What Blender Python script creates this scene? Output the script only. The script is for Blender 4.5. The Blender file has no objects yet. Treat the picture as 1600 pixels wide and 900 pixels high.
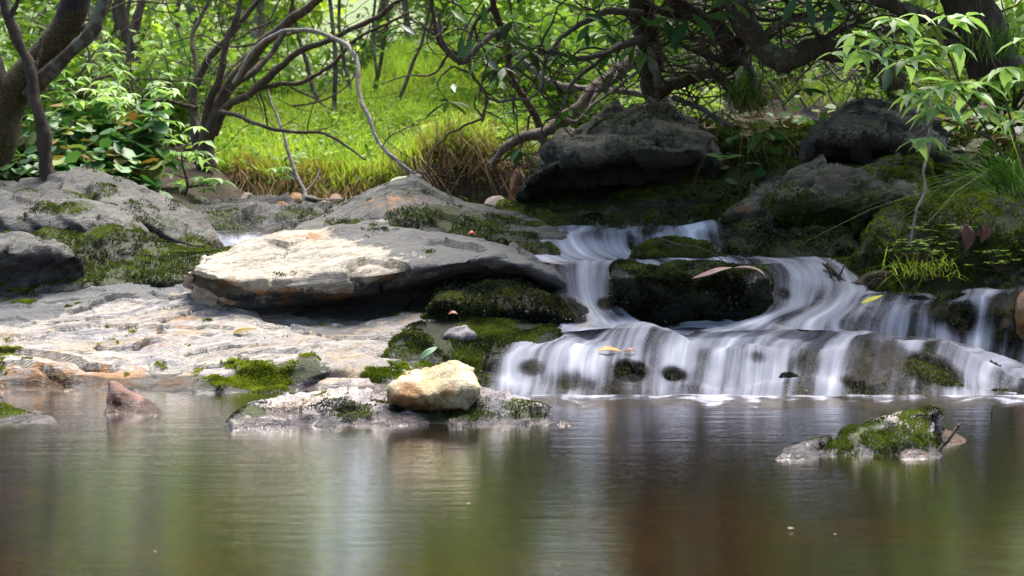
import bpy, math, random
import numpy as np
from mathutils import Vector

# ------------------------------------------------------------------ camera, sky, sun, exposure
scn = bpy.context.scene
COL = scn.collection
R = math.radians
FPX = 2200.0
PITCH = math.atan(120.0 / FPX)
CAMZ = 0.6
cam_d = bpy.data.cameras.new("camera")
cam_d.sensor_width = 36.0
cam_d.lens = 36.0 * FPX / 1600.0
cam_d.clip_start = 0.05
cam_d.clip_end = 600.0
cam_d.dof.use_dof = True
cam_d.dof.focus_distance = 5.0
cam_d.dof.aperture_fstop = 6.3
cam = bpy.data.objects.new("camera", cam_d)
cam.location = (0, 0, CAMZ)
cam.rotation_euler = (R(90) - PITCH, 0, 0)
COL.objects.link(cam)
scn.camera = cam

world = bpy.data.worlds.new("World")
scn.world = world
world.use_nodes = True
wn = world.node_tree
bg = wn.nodes["Background"]
sky = wn.nodes.new("ShaderNodeTexSky")
sky.sky_type = 'NISHITA'
sky.sun_disc = False
SUN_EL, SUN_AZ = R(62), R(18)      # azimuth measured from +Y (away from the camera) towards +X
sky.sun_elevation = SUN_EL
sky.sun_rotation = SUN_AZ
sky.air_density = 1.0
sky.dust_density = 3.0
sky.ozone_density = 1.0
bg.inputs["Strength"].default_value = 0.08
wn.links.new(sky.outputs[0], bg.inputs["Color"])

sun_d = bpy.data.lights.new("sun", 'SUN')
sun_d.energy = 2.5
sun_d.angle = R(45)
sun_d.color = (1.0, 0.95, 0.86)
sun = bpy.data.objects.new("sun", sun_d)
sdir = Vector((math.sin(SUN_AZ) * math.cos(SUN_EL), math.cos(SUN_AZ) * math.cos(SUN_EL), math.sin(SUN_EL)))
sun.rotation_euler = sdir.to_track_quat('Z', 'Y').to_euler()
sun.location = (4, 8, 14)
COL.objects.link(sun)

scn.view_settings.view_transform = 'Standard'
scn.view_settings.look = 'None'
scn.view_settings.exposure = 2.28
scn.view_settings.gamma = 1.0
scn.view_settings.use_curve_mapping = False
scn.cycles.max_bounces = 8
scn.cycles.transparent_max_bounces = 12
scn.cycles.use_denoising = True
scn.cycles.caustics_reflective = False
scn.cycles.caustics_refractive = False

rng = np.random.default_rng(7)
random.seed(7)

# ------------------------------------------------------------------ pixel -> point helpers
_cp, _sp = math.cos(PITCH), math.sin(PITCH)


def at(px, py, Y):
    """the point at depth Y seen at (px, py) of the 1600x900 photograph"""
    dx = (px - 800.0) / FPX
    dy = -(py - 450.0) / FPX
    ry = _cp + dy * _sp
    rz = -_sp + dy * _cp
    t = Y / ry
    return np.array([dx * t, Y, CAMZ + rz * t])


def atz(px, py, z):
    """the point at height z seen at (px, py)"""
    dx = (px - 800.0) / FPX
    dy = -(py - 450.0) / FPX
    ry = _cp + dy * _sp
    rz = -_sp + dy * _cp
    t = (z - CAMZ) / rz
    return np.array([dx * t, ry * t, z])


# ------------------------------------------------------------------ vector noise
def _hash(ix, iy, iz):
    h = (ix.astype(np.int64) * 374761393 + iy.astype(np.int64) * 668265263 + iz.astype(np.int64) * 2147483647 + 1013904223)
    h = (h ^ (h >> 13)) * 1274126177
    h = h & 0xffffffff
    return (h ^ (h >> 16)) & 0xffffffff


def pnoise(P):
    P = np.asarray(P, float)
    I = np.floor(P).astype(np.int64)
    f = P - I
    u = f * f * f * (f * (f * 6 - 15) + 10)
    out = 0
    for dx in (0, 1):
        for dy in (0, 1):
            for dz in (0, 1):
                h = _hash(I[..., 0] + dx, I[..., 1] + dy, I[..., 2] + dz)
                gx = ((h & 1023) / 511.5) - 1
                gy = (((h >> 10) & 1023) / 511.5) - 1
                gz = (((h >> 20) & 1023) / 511.5) - 1
                d = gx * (f[..., 0] - dx) + gy * (f[..., 1] - dy) + gz * (f[..., 2] - dz)
                w = (u[..., 0] if dx else 1 - u[..., 0]) * (u[..., 1] if dy else 1 - u[..., 1]) * (u[..., 2] if dz else 1 - u[..., 2])
                out = out + w * d
    return out * 1.1


def fbm(P, octaves=4, gain=0.5):
    P = np.asarray(P, float)
    a, s, out = 1.0, 1.0, 0
    for i in range(octaves):
        out = out + a * pnoise(P * s + i * 17.3)
        a *= gain
        s *= 2.03
    return out


def sstep(a, b, x):
    t = np.clip((x - a) / (b - a), 0, 1)
    return t * t * (3 - 2 * t)


def catmull(P, n, closed=False):
    """resample polyline P (k,d) to n points, smooth, by chord length"""
    P = np.asarray(P, float)
    if len(P) == 2:
        t = np.linspace(0, 1, n)[:, None]
        return P[0] * (1 - t) + P[1] * t
    d = np.maximum(np.linalg.norm(np.diff(P, axis=0), axis=1), 1e-6) ** 0.5
    T = np.concatenate([[0], np.cumsum(d)])
    m = np.zeros_like(P)
    m[1:-1] = (P[2:] - P[:-2]) / (T[2:] - T[:-2])[:, None]
    m[0] = (P[1] - P[0]) / (T[1] - T[0])
    m[-1] = (P[-1] - P[-2]) / (T[-1] - T[-2])
    L = np.concatenate([[0], np.cumsum(np.linalg.norm(np.diff(P, axis=0), axis=1))])
    q = np.interp(np.linspace(0, L[-1], n), L, T)
    i = np.clip(np.searchsorted(T, q, side='right') - 1, 0, len(P) - 2)
    h = T[i + 1] - T[i]
    t = (q - T[i]) / h
    h = h[:, None]
    t = t[:, None]
    return ((2 * t**3 - 3 * t**2 + 1) * P[i] + (t**3 - 2 * t**2 + t) * h * m[i]
            + (-2 * t**3 + 3 * t**2) * P[i + 1] + (t**3 - t**2) * h * m[i + 1])


# ------------------------------------------------------------------ objects
def tag(o, label=None, cat=None, group=None, kind=None):
    if label:
        o["label"] = label
    if cat:
        o["category"] = cat
    if group:
        o["group"] = group
    if kind:
        o["kind"] = kind
    return o


def empty(name, loc):
    o = bpy.data.objects.new(name, None)
    o.location = tuple(float(v) for v in loc)
    o.empty_display_size = 0.1
    COL.objects.link(o)
    return o


def mesh(name, V, F, mat, parent=None, origin=None, attrs=None, smooth=True, uv=None):
    """V (n,3) world positions, F (m,3|4) faces or a list of such arrays; stored relative to its origin / its parent's base"""
    V = np.asarray(V, float)
    if parent is not None:
        p = parent
        base = np.zeros(3)
        while p is not None:
            base += np.array(p.location)
            p = p.parent
        off = base
        loc = (0, 0, 0)
    else:
        if origin is None:
            origin = np.array([V[:, 0].mean(), V[:, 1].mean(), V[:, 2].min()])
        off = np.asarray(origin, float)
        loc = tuple(off)
    Fs = F if isinstance(F, list) else [F]
    Fs = [np.asarray(f, np.int32) for f in Fs if len(f)]
    me = bpy.data.meshes.new(name)
    me.vertices.add(len(V))
    me.vertices.foreach_set("co", (V - off).astype(np.float32).ravel())
    loops = np.concatenate([f.ravel() for f in Fs])
    tot = np.concatenate([np.full(len(f), f.shape[1], np.int32) for f in Fs])
    st = np.concatenate([[0], np.cumsum(tot)[:-1]]).astype(np.int32)
    me.loops.add(len(loops))
    me.loops.foreach_set("vertex_index", loops.astype(np.int32))
    me.polygons.add(len(tot))
    me.polygons.foreach_set("loop_start", st)
    me.polygons.foreach_set("loop_total", tot)
    me.polygons.foreach_set("use_smooth", np.full(len(tot), smooth, bool))
    if uv is not None:
        ul = me.uv_layers.new(name="UVMap")
        ul.data.foreach_set("uv", np.asarray(uv, np.float32)[loops].ravel())
    if attrs:
        for k, a in attrs.items():
            at_ = me.attributes.new(k, 'FLOAT', 'POINT')
            at_.data.foreach_set("value", np.asarray(a, np.float32))
    me.update()
    me.validate()
    mats = mat if isinstance(mat, (list, tuple)) else [mat]
    for m in mats:
        me.materials.append(m)
    o = bpy.data.objects.new(name, me)
    COL.objects.link(o)
    if parent is not None:
        o.parent = parent
    o.location = loc
    return o


def grid_faces(nv, nu):
    i = np.arange(nv - 1)[:, None] * nu + np.arange(nu - 1)[None, :]
    i = i.ravel()
    return np.stack([i, i + 1, i + nu + 1, i + nu], 1)


def grid_normals(G):
    du = np.gradient(G, axis=1)
    dv = np.gradient(G, axis=0)
    n = np.cross(du, dv)
    n /= np.maximum(np.linalg.norm(n, axis=-1, keepdims=True), 1e-9)
    return n


class Acc:
    """collects arrays into one mesh"""

    def __init__(s):
        s.V, s.F3, s.F4, s.A, s.n = [], [], [], [], 0

    def add(s, V, F, var=0.5):
        V = np.asarray(V, float)
        F = np.asarray(F, np.int64)
        (s.F3 if F.shape[1] == 3 else s.F4).append(F + s.n)
        s.V.append(V)
        s.A.append(np.broadcast_to(np.asarray(var, float), (len(V),)))
        s.n += len(V)

    def build(s, name, mat, parent=None, origin=None, smooth=True):
        F = []
        if s.F3:
            F.append(np.concatenate(s.F3))
        if s.F4:
            F.append(np.concatenate(s.F4))
        return mesh(name, np.concatenate(s.V), F, mat, parent, origin, {"var": np.concatenate(s.A)}, smooth)


# ------------------------------------------------------------------ node helper
class NT:
    def __init__(s, name):
        s.m = bpy.data.materials.new(name)
        s.m.use_nodes = True
        s.t = s.m.node_tree
        s.t.nodes.clear()
        s.out = s.t.nodes.new("ShaderNodeOutputMaterial")

    def n(s, typ, props=None, **ins):
        nd = s.t.nodes.new("ShaderNode" + typ)
        for k, v in (props or {}).items():
            setattr(nd, k, v)
        for k, v in ins.items():
            key = int(k[1:]) if k[0] == 'i' and k[1:].isdigit() else k.replace('_', ' ')
            s.set(nd.inputs[key], v)
        return nd

    def set(s, sock, v):
        if isinstance(v, bpy.types.NodeSocket):
            s.t.links.new(v, sock)
        elif isinstance(v, bpy.types.Node):
            s.t.links.new(v.outputs[0], sock)
        else:
            if sock.type == 'RGBA' and len(v) == 3:
                v = (*v, 1)
            sock.default_value = v

    def math(s, op, a, b=None, c=None, clamp=False):
        nd = s.n("Math", {"operation": op, "use_clamp": clamp})
        s.set(nd.inputs[0], a)
        if b is not None:
            s.set(nd.inputs[1], b)
        if c is not None:
            s.set(nd.inputs[2], c)
        return nd.outputs[0]

    def ramp(s, fac, stops, interp='LINEAR'):
        nd = s.n("ValToRGB")
        cr = nd.color_ramp
        cr.interpolation = interp
        while len(cr.elements) > 1:
            cr.elements.remove(cr.elements[-1])
        for i, (p, c) in enumerate(stops):
            e = cr.elements[0] if i == 0 else cr.elements.new(p)
            e.position = p
            if not isinstance(c, (tuple, list)):
                c = (c, c, c)
            e.color = (*c[:3], 1)
        s.set(nd.inputs[0], fac)
        return nd.outputs[0]

    def mix(s, fac, a, b, mode='MIX'):
        nd = s.n("Mix", {"data_type": 'RGBA', "blend_type": mode})
        s.set(nd.inputs[0], fac)
        s.set(nd.inputs[6], a)
        s.set(nd.inputs[7], b)
        return nd.outputs[2]

    def noise(s, vec, scale, detail=4, rough=0.55, dist=0.0):
        nd = s.n("TexNoise", Scale=scale, Detail=detail, Roughness=rough, Distortion=dist)
        if vec is not None:
            s.set(nd.inputs["Vector"], vec)
        return nd.outputs[0]

    def attr(s, name):
        nd = s.n("Attribute", {"attribute_name": name})
        return nd.outputs["Fac"]

    def done(s, shader):
        s.t.links.new(shader if isinstance(shader, bpy.types.NodeSocket) else shader.outputs[0], s.out.inputs["Surface"])
        return s.m
# ------------------------------------------------------------------ materials
def pos(t):
    return t.n("NewGeometry").outputs["Position"]


def rock_mat(name, ramp, speck=(0.10, 0.10, 0.11), tilt=(0.15, 0.25, 0.0), strata=9.0, dark=(0.045, 0.048, 0.055),
             stain=(0.30, 0.13, 0.03), rough=0.56, bump=0.9, moss_cols=None, speck_amt=0.5, cracks=0.5):
    t = NT(name)
    p = pos(t)
    rot = t.n("VectorRotate", {"rotation_type": 'EULER_XYZ'}, Vector=p, Rotation=tilt).outputs[0]
    warp = t.n("TexNoise", Vector=rot, Scale=2.6, Detail=3.0).outputs["Color"]
    wv = t.n("VectorMath", {"operation": 'MULTIPLY_ADD'}, i0=warp, i1=(0.22, 0.22, 0.16), i2=rot).outputs[0]
    st = t.n("VectorMath", {"operation": 'MULTIPLY'}, i0=wv, i1=(1.0, 1.0, strata)).outputs[0]
    n1 = t.noise(st, 2.2, 6, 0.62, 0.3)
    n2 = t.noise(rot, 5.0, 6, 0.6)
    n3 = t.noise(st, 14.0, 5, 0.65)
    mixn = t.math('ADD', t.math('MULTIPLY', n1, 0.6), t.math('ADD', t.math('MULTIPLY', n2, 0.28), t.math('MULTIPLY', n3, 0.18)))
    mixn = t.math('ADD', t.math('MULTIPLY', t.math('SUBTRACT', mixn, 0.53), 1.9), 0.52)
    col = t.ramp(mixn, ramp)
    # mineral speckle
    fine = t.noise(p, 150.0, 3, 0.75)
    med = t.noise(p, 34.0, 6, 0.72)
    sp = t.ramp(t.math('ADD', t.math('MULTIPLY', med, 0.5), t.math('MULTIPLY', fine, 0.5)), [(0.40, 1.0), (0.49, 0.25), (0.56, 0.0)])
    shade = t.ramp(t.math('ADD', t.math('MULTIPLY', t.noise(st, 7.0, 5, 0.7), 0.6), t.math('MULTIPLY', med, 0.4)), [(0.36, 0.42), (0.5, 0.95), (0.64, 1.35)])
    col = t.mix(0.85, col, shade, 'MULTIPLY')
    col = t.mix(t.math('MULTIPLY', sp, speck_amt), col, speck)
    # thin dark seams along the bedding
    seam = t.noise(st, 5.5, 4, 0.55)
    seam = t.math('ABSOLUTE', t.math('SUBTRACT', seam, 0.5))
    seam = t.ramp(seam, [(0.0, 1.0), (0.018, 0.0)])
    seam = t.math('MULTIPLY', seam, t.ramp(t.noise(p, 3.0, 2), [(0.45, 0.0), (0.6, cracks)]))
    col = t.mix(seam, col, (0.03, 0.028, 0.026))
    # dark lichen; also shade painted under overhangs and into crevices
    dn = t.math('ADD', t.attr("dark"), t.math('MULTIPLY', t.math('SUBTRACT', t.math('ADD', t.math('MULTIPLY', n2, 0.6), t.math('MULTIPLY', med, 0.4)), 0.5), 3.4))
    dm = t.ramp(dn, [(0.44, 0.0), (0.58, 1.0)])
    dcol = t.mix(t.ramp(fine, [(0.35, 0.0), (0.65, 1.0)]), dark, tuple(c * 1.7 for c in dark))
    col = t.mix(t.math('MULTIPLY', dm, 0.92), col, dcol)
    # rust stains
    sn = t.math('ADD', t.attr("stain"), t.math('MULTIPLY', t.math('SUBTRACT', t.noise(p, 11.0, 5, 0.65), 0.5), 3.0))
    col = t.mix(t.ramp(sn, [(0.45, 0.0), (0.8, 0.85)]), col, stain)
    # wet film
    wet = t.attr("wet")
    wetn = t.ramp(t.math('ADD', wet, t.math('MULTIPLY', t.math('SUBTRACT', n2, 0.5), 0.8)), [(0.4, 0.0), (0.6, 1.0)])
    col = t.mix(wetn, col, t.mix(1.0, col, (0.30, 0.29, 0.30), 'MULTIPLY'))
    # moss
    mn = t.math('ADD', t.attr("moss"), t.math('MULTIPLY', t.math('SUBTRACT', t.math('ADD', t.math('MULTIPLY', n2, 0.5), t.math('MULTIPLY', med, 0.5)), 0.5), 3.2))
    mm = t.ramp(mn, [(0.46, 0.0), (0.56, 1.0)])
    mc = moss_cols or [(0.3, (0.014, 0.016, 0.006)), (0.5, (0.035, 0.05, 0.010)), (0.7, (0.085, 0.105, 0.015))]
    mcol = t.ramp(t.math('ADD', t.math('MULTIPLY', fine, 0.5), t.math('MULTIPLY', n2, 0.5)), mc)
    col = t.mix(mm, col, mcol)
    ro = t.math('SUBTRACT', rough, t.math('MULTIPLY', wetn, rough - 0.16))
    ro = t.math('MAXIMUM', ro, t.math('MULTIPLY', mm, 0.55))
    h = t.math('ADD', t.math('MULTIPLY', n3, 0.5), t.math('MULTIPLY', med, 0.35))
    h = t.math('ADD', h, t.math('MULTIPLY', fine, 0.30))
    h = t.math('SUBTRACT', h, t.math('MULTIPLY', seam, 0.35))
    h = t.math('ADD', h, t.math('MULTIPLY', mm, t.math('MULTIPLY', fine, 0.7)))
    b = t.n("Bump", Strength=bump, Distance=0.03, Height=h)
    bs = t.n("BsdfPrincipled", Base_Color=col, Roughness=ro, Normal=b.outputs[0])
    bs.inputs["Specular IOR Level"].default_value = 0.4
    return t.done(bs)


PALE = rock_mat("pale_bedrock", [(0.16, (0.046, 0.042, 0.046)), (0.30, (0.182, 0.169, 0.182)), (0.41, (0.306, 0.283, 0.285)), (0.50, (0.430, 0.381, 0.306)),
                                 (0.58, (0.290, 0.262, 0.261)), (0.67, (0.389, 0.301, 0.191)), (0.84, (0.166, 0.101, 0.046))], speck=(0.11, 0.10, 0.115), speck_amt=0.7)
CREAM = rock_mat("cream_boulder", [(0.20, (0.194, 0.158, 0.123)), (0.36, (0.405, 0.352, 0.277)), (0.52, (0.519, 0.453, 0.361)), (0.64, (0.440, 0.361, 0.264)), (0.84, (0.299, 0.207, 0.114))],
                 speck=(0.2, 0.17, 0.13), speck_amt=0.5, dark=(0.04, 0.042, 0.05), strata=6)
GREY = rock_mat("grey_schist", [(0.22, (0.008, 0.009, 0.011)), (0.38, (0.027, 0.025, 0.024)), (0.52, (0.059, 0.056, 0.053)), (0.66, (0.115, 0.103, 0.093)), (0.82, (0.050, 0.040, 0.028))],
                tilt=(0.1, 0.42, 0.0), strata=7, cracks=0.9, bump=0.9, dark=(0.03, 0.03, 0.03))
BANK = rock_mat("brown_boulder", [(0.22, (0.020, 0.015, 0.010)), (0.40, (0.085, 0.068, 0.046)), (0.54, (0.20, 0.165, 0.11)), (0.67, (0.35, 0.29, 0.19)), (0.82, (0.09, 0.075, 0.03))],
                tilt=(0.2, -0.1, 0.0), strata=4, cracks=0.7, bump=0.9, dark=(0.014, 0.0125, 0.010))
LEDGE = rock_mat("wet_ledge", [(0.28, (0.008, 0.008, 0.008)), (0.45, (0.028, 0.026, 0.022)), (0.6, (0.055, 0.05, 0.04)), (0.8, (0.07, 0.05, 0.02))], strata=2, rough=0.35, bump=1.0, speck=(0.012, 0.012, 0.010),
                 moss_cols=[(0.3, (0.006, 0.007, 0.003)), (0.5, (0.022, 0.028, 0.007)), (0.7, (0.07, 0.08, 0.014))])
LILAC = rock_mat("lilac_island", [(0.28, (0.136, 0.111, 0.119)), (0.42, (0.255, 0.221, 0.246)), (0.54, (0.374, 0.315, 0.323)), (0.66, (0.442, 0.357, 0.306)), (0.8, (0.340, 0.238, 0.170))],
                 tilt=(0.1, 0.3, 0.2), strata=5, speck=(0.06, 0.055, 0.05), speck_amt=0.55, bump=0.8)
YELLOW = rock_mat("yellow_quartz", [(0.2, (0.198, 0.099, 0.027)), (0.36, (0.378, 0.234, 0.081)), (0.52, (0.522, 0.396, 0.207)), (0.66, (0.630, 0.540, 0.360)), (0.84, (0.432, 0.279, 0.099))],
                  strata=1, speck=(0.16, 0.11, 0.05), speck_amt=0.5, bump=0.9, cracks=0.0)
RED = rock_mat("rust_stone", [(0.28, (0.05, 0.02, 0.012)), (0.42, (0.17, 0.065, 0.045)), (0.56, (0.26, 0.12, 0.09)), (0.7, (0.32, 0.19, 0.15)), (0.8, (0.36, 0.27, 0.2))],
               strata=2, speck=(0.40, 0.30, 0.24), speck_amt=0.3, cracks=0.2)
ORANGE = rock_mat("orange_stone", [(0.28, (0.10, 0.035, 0.01)), (0.45, (0.30, 0.13, 0.035)), (0.6, (0.42, 0.22, 0.07)), (0.8, (0.2, 0.09, 0.03))], strata=2, rough=0.4, cracks=0.3)
PINK = rock_mat("pink_pebble", [(0.3, (0.34, 0.22, 0.17)), (0.5, (0.52, 0.38, 0.30)), (0.7, (0.6, 0.48, 0.38))], strata=1.5, rough=0.5, cracks=0.1)


def leaf_mat(name, stops, trans=0.35, rough=0.5, spec=0.4, mottle=None):
    t = NT(name)
    v = t.attr("var")
    if mottle:
        v = t.math('ADD', v, t.math('MULTIPLY', t.math('SUBTRACT', t.noise(pos(t), mottle, 3), 0.5), 0.5))
    col = t.ramp(v, stops)
    bs = t.n("BsdfPrincipled", Base_Color=col, Roughness=rough)
    bs.inputs["Specular IOR Level"].default_value = spec
    tr = t.n("BsdfTranslucent", Color=t.mix(1.0, col, (1.15, 1.25, 0.6), 'MULTIPLY'))
    return t.done(t.n("MixShader", i0=trans, i1=bs.outputs[0], i2=tr.outputs[0]))


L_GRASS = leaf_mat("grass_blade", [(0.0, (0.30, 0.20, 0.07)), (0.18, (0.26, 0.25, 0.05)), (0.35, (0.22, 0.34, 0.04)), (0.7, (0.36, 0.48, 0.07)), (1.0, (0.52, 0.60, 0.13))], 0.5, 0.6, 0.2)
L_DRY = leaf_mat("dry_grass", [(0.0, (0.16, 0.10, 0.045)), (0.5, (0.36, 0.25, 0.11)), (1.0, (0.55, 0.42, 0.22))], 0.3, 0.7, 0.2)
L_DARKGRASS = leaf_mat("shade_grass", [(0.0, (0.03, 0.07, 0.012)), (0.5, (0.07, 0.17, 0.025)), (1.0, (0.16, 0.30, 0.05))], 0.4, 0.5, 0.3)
L_RHODO = leaf_mat("rhododendron_leaf", [(0.0, (0.018, 0.05, 0.018)), (0.5, (0.04, 0.12, 0.025)), (0.85, (0.09, 0.20, 0.04)), (1.0, (0.20, 0.30, 0.06))], 0.25, 0.35, 0.55)
L_PALE = leaf_mat("pale_sapling_leaf", [(0.0, (0.16, 0.31, 0.09)), (0.5, (0.31, 0.47, 0.19)), (1.0, (0.48, 0.63, 0.33))], 0.4, 0.45, 0.4)
L_GALAX = leaf_mat("ground_cover_leaf", [(0.0, (0.025, 0.07, 0.022)), (0.45, (0.06, 0.17, 0.045)), (0.75, (0.15, 0.29, 0.10)), (0.9, (0.28, 0.25, 0.06)), (1.0, (0.22, 0.10, 0.045))], 0.25, 0.42, 0.3)
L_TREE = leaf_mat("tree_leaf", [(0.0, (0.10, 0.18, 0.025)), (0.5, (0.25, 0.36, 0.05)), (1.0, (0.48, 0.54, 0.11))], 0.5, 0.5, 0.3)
L_CANOPY = leaf_mat("sunlit_canopy_leaf", [(0.0, (0.20, 0.30, 0.04)), (0.5, (0.38, 0.50, 0.07)), (1.0, (0.55, 0.60, 0.12))], 0.6, 0.5, 0.3)  # leaf colour lifted to stand in for sunlight on the high crowns
L_SHRUB = leaf_mat("understory_leaf", [(0.0, (0.10, 0.20, 0.035)), (0.5, (0.23, 0.37, 0.07)), (1.0, (0.44, 0.53, 0.14))], 0.45, 0.5, 0.3)
L_MOSS = leaf_mat("moss_tuft", [(0.0, (0.014, 0.016, 0.006)), (0.4, (0.035, 0.05, 0.010)), (0.75, (0.10, 0.13, 0.018)), (1.0, (0.17, 0.21, 0.03))], 0.3, 0.7, 0.15)
L_MOSSWET = leaf_mat("wet_moss_tuft", [(0.0, (0.010, 0.011, 0.006)), (0.5, (0.035, 0.042, 0.012)), (0.85, (0.09, 0.10, 0.02)), (1.0, (0.17, 0.18, 0.045))], 0.25, 0.22, 0.7)
L_MOSSGREEN = leaf_mat("bright_moss_tuft", [(0.0, (0.03, 0.042, 0.006)), (0.5, (0.12, 0.16, 0.014)), (1.0, (0.30, 0.33, 0.04))], 0.35, 0.7, 0.15)
L_FALLEN = leaf_mat("leaf_litter_leaf", [(0.0, (0.04, 0.022, 0.014)), (0.6, (0.12, 0.065, 0.038)), (1.0, (0.32, 0.22, 0.15))], 0.2, 0.6, 0.3)


def plain_leaf(name, a, b, rough=0.4, mottle=30, trans=0.2):
    return leaf_mat(name, [(0.2, a), (0.8, b)], trans, rough, 0.5, mottle)


def bark_mat(name, ramp, lichen=None, moss=False, scale=1.0):
    t = NT(name)
    p = pos(t)
    n1 = t.noise(t.n("VectorMath", {"operation": 'MULTIPLY'}, i0=p, i1=(1, 1, 0.35)).outputs[0], 26 * scale, 6, 0.65, 0.4)
    n2 = t.noise(p, 6 * scale, 4)
    fine = t.noise(p, 110 * scale, 3, 0.7)
    col = t.ramp(t.math('ADD', t.math('MULTIPLY', n1, 0.65), t.math('MULTIPLY', n2, 0.35)), ramp)
    if lichen:
        lm = t.ramp(t.noise(p, 9 * scale, 6, 0.7), [(0.52, 0.0), (0.58, 1.0)])
        col = t.mix(t.math('MULTIPLY', lm, 0.85), col, t.mix(fine, lichen, tuple(c * 0.5 for c in lichen)))
    mm = None
    if moss:
        mn = t.math('ADD', t.attr("var"), t.math('MULTIPLY', t.math('SUBTRACT', n2, 0.5), 1.4))
        mm = t.ramp(mn, [(0.45, 0.0), (0.6, 1.0)])
        col = t.mix(mm, col, t.ramp(fine, [(0.38, (0.012, 0.010, 0.004)), (0.52, (0.06, 0.045, 0.008)), (0.66, (0.17, 0.115, 0.018))]))
    b = t.n("Bump", Strength=1.0, Distance=0.035, Height=t.math('ADD', n1, t.math('MULTIPLY', fine, 0.45)))
    return t.done(t.n("BsdfPrincipled", Base_Color=col, Roughness=0.8, Normal=b.outputs[0]))


B_DARK = bark_mat("dark_bark", [(0.3, (0.018, 0.012, 0.008)), (0.5, (0.065, 0.045, 0.029)), (0.7, (0.16, 0.115, 0.078))])
B_BROWN = bark_mat("brown_bark", [(0.3, (0.04, 0.024, 0.016)), (0.5, (0.12, 0.08, 0.055)), (0.7, (0.24, 0.17, 0.12))])
B_GREY = bark_mat("grey_bark", [(0.3, (0.08, 0.068, 0.055)), (0.5, (0.20, 0.175, 0.145)), (0.7, (0.36, 0.33, 0.28))])
B_LICHEN = bark_mat("lichen_bark", [(0.3, (0.03, 0.02, 0.014)), (0.5, (0.09, 0.062, 0.045)), (0.7, (0.17, 0.125, 0.09))], lichen=(0.30, 0.33, 0.24))
B_MOSS = bark_mat("mossy_bark", [(0.3, (0.006, 0.005, 0.005)), (0.5, (0.026, 0.02, 0.018)), (0.7, (0.08, 0.06, 0.05))], moss=True)
B_LAUREL = bark_mat("laurel_bark", [(0.3, (0.03, 0.019, 0.012)), (0.5, (0.11, 0.075, 0.048)), (0.7, (0.24, 0.18, 0.12))])
B_DEAD = bark_mat("dead_wood", [(0.3, (0.05, 0.032, 0.024)), (0.45, (0.16, 0.115, 0.09)), (0.6, (0.32, 0.26, 0.215)), (0.75, (0.46, 0.39, 0.33))])
B_PALE = bark_mat("bleached_twig", [(0.3, (0.22, 0.18, 0.15)), (0.5, (0.42, 0.36, 0.31)), (0.7, (0.6, 0.54, 0.47))])
B_RED = bark_mat("red_root", [(0.3, (0.07, 0.03, 0.02)), (0.5, (0.20, 0.10, 0.07)), (0.7, (0.36, 0.21, 0.15))])


def ground_material():
    t = NT("forest_floor")
    p = pos(t)
    sep = t.n("SeparateXYZ", Vector=p)
    n1 = t.noise(p, 3.0, 6, 0.6)
    n2 = t.noise(p, 22.0, 5, 0.65)
    n3 = t.noise(p, 90.0, 4, 0.7)
    soil = t.ramp(t.math('ADD', t.math('MULTIPLY', n2, 0.6), t.math('MULTIPLY', n3, 0.4)),
                  [(0.32, (0.012, 0.008, 0.005)), (0.46, (0.045, 0.028, 0.016)), (0.58, (0.10, 0.062, 0.036)), (0.7, (0.20, 0.13, 0.085))])
    green = t.ramp(t.math('ADD', t.math('MULTIPLY', n2, 0.5), t.math('MULTIPLY', n3, 0.5)), [(0.35, (0.03, 0.05, 0.008)), (0.5, (0.09, 0.17, 0.02)), (0.65, (0.17, 0.28, 0.03))])
    gm = t.ramp(t.math('ADD', t.attr("grass"), t.math('MULTIPLY', t.math('SUBTRACT', n1, 0.5), 1.0)), [(0.42, 0.0), (0.6, 1.0)])
    col = t.mix(gm, soil, green)
    mossm = t.ramp(t.math('ADD', t.attr("moss"), t.math('MULTIPLY', t.math('SUBTRACT', n1, 0.5), 1.5)), [(0.45, 0.0), (0.6, 1.0)])
    col = t.mix(mossm, col, t.ramp(n3, [(0.3, (0.02, 0.022, 0.006)), (0.5, (0.05, 0.06, 0.011)), (0.7, (0.12, 0.13, 0.02))]))
    # stream bed: tan and orange gravel under the brown water
    vor = t.n("TexVoronoi", Vector=p, Scale=16.0)
    bed = t.ramp(vor.outputs["Color"], [(0.1, (0.10, 0.045, 0.012)), (0.4, (0.28, 0.145, 0.035)), (0.7, (0.42, 0.25, 0.07)), (0.95, (0.20, 0.11, 0.04))])
    bed = t.mix(t.ramp(n1, [(0.42, 0.0), (0.62, 0.8)]), bed, (0.035, 0.02, 0.008))
    col = t.mix(t.ramp(sep.outputs["Z"], [(0.0, 1.0), (0.02, 0.0)]), col, bed)
    b = t.n("Bump", Strength=0.8, Distance=0.04, Height=t.math('ADD', n2, t.math('MULTIPLY', n3, 0.4)))
    return t.done(t.n("BsdfPrincipled", Base_Color=col, Roughness=0.85, Normal=b.outputs[0]))


M_GROUND = ground_material()


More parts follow.
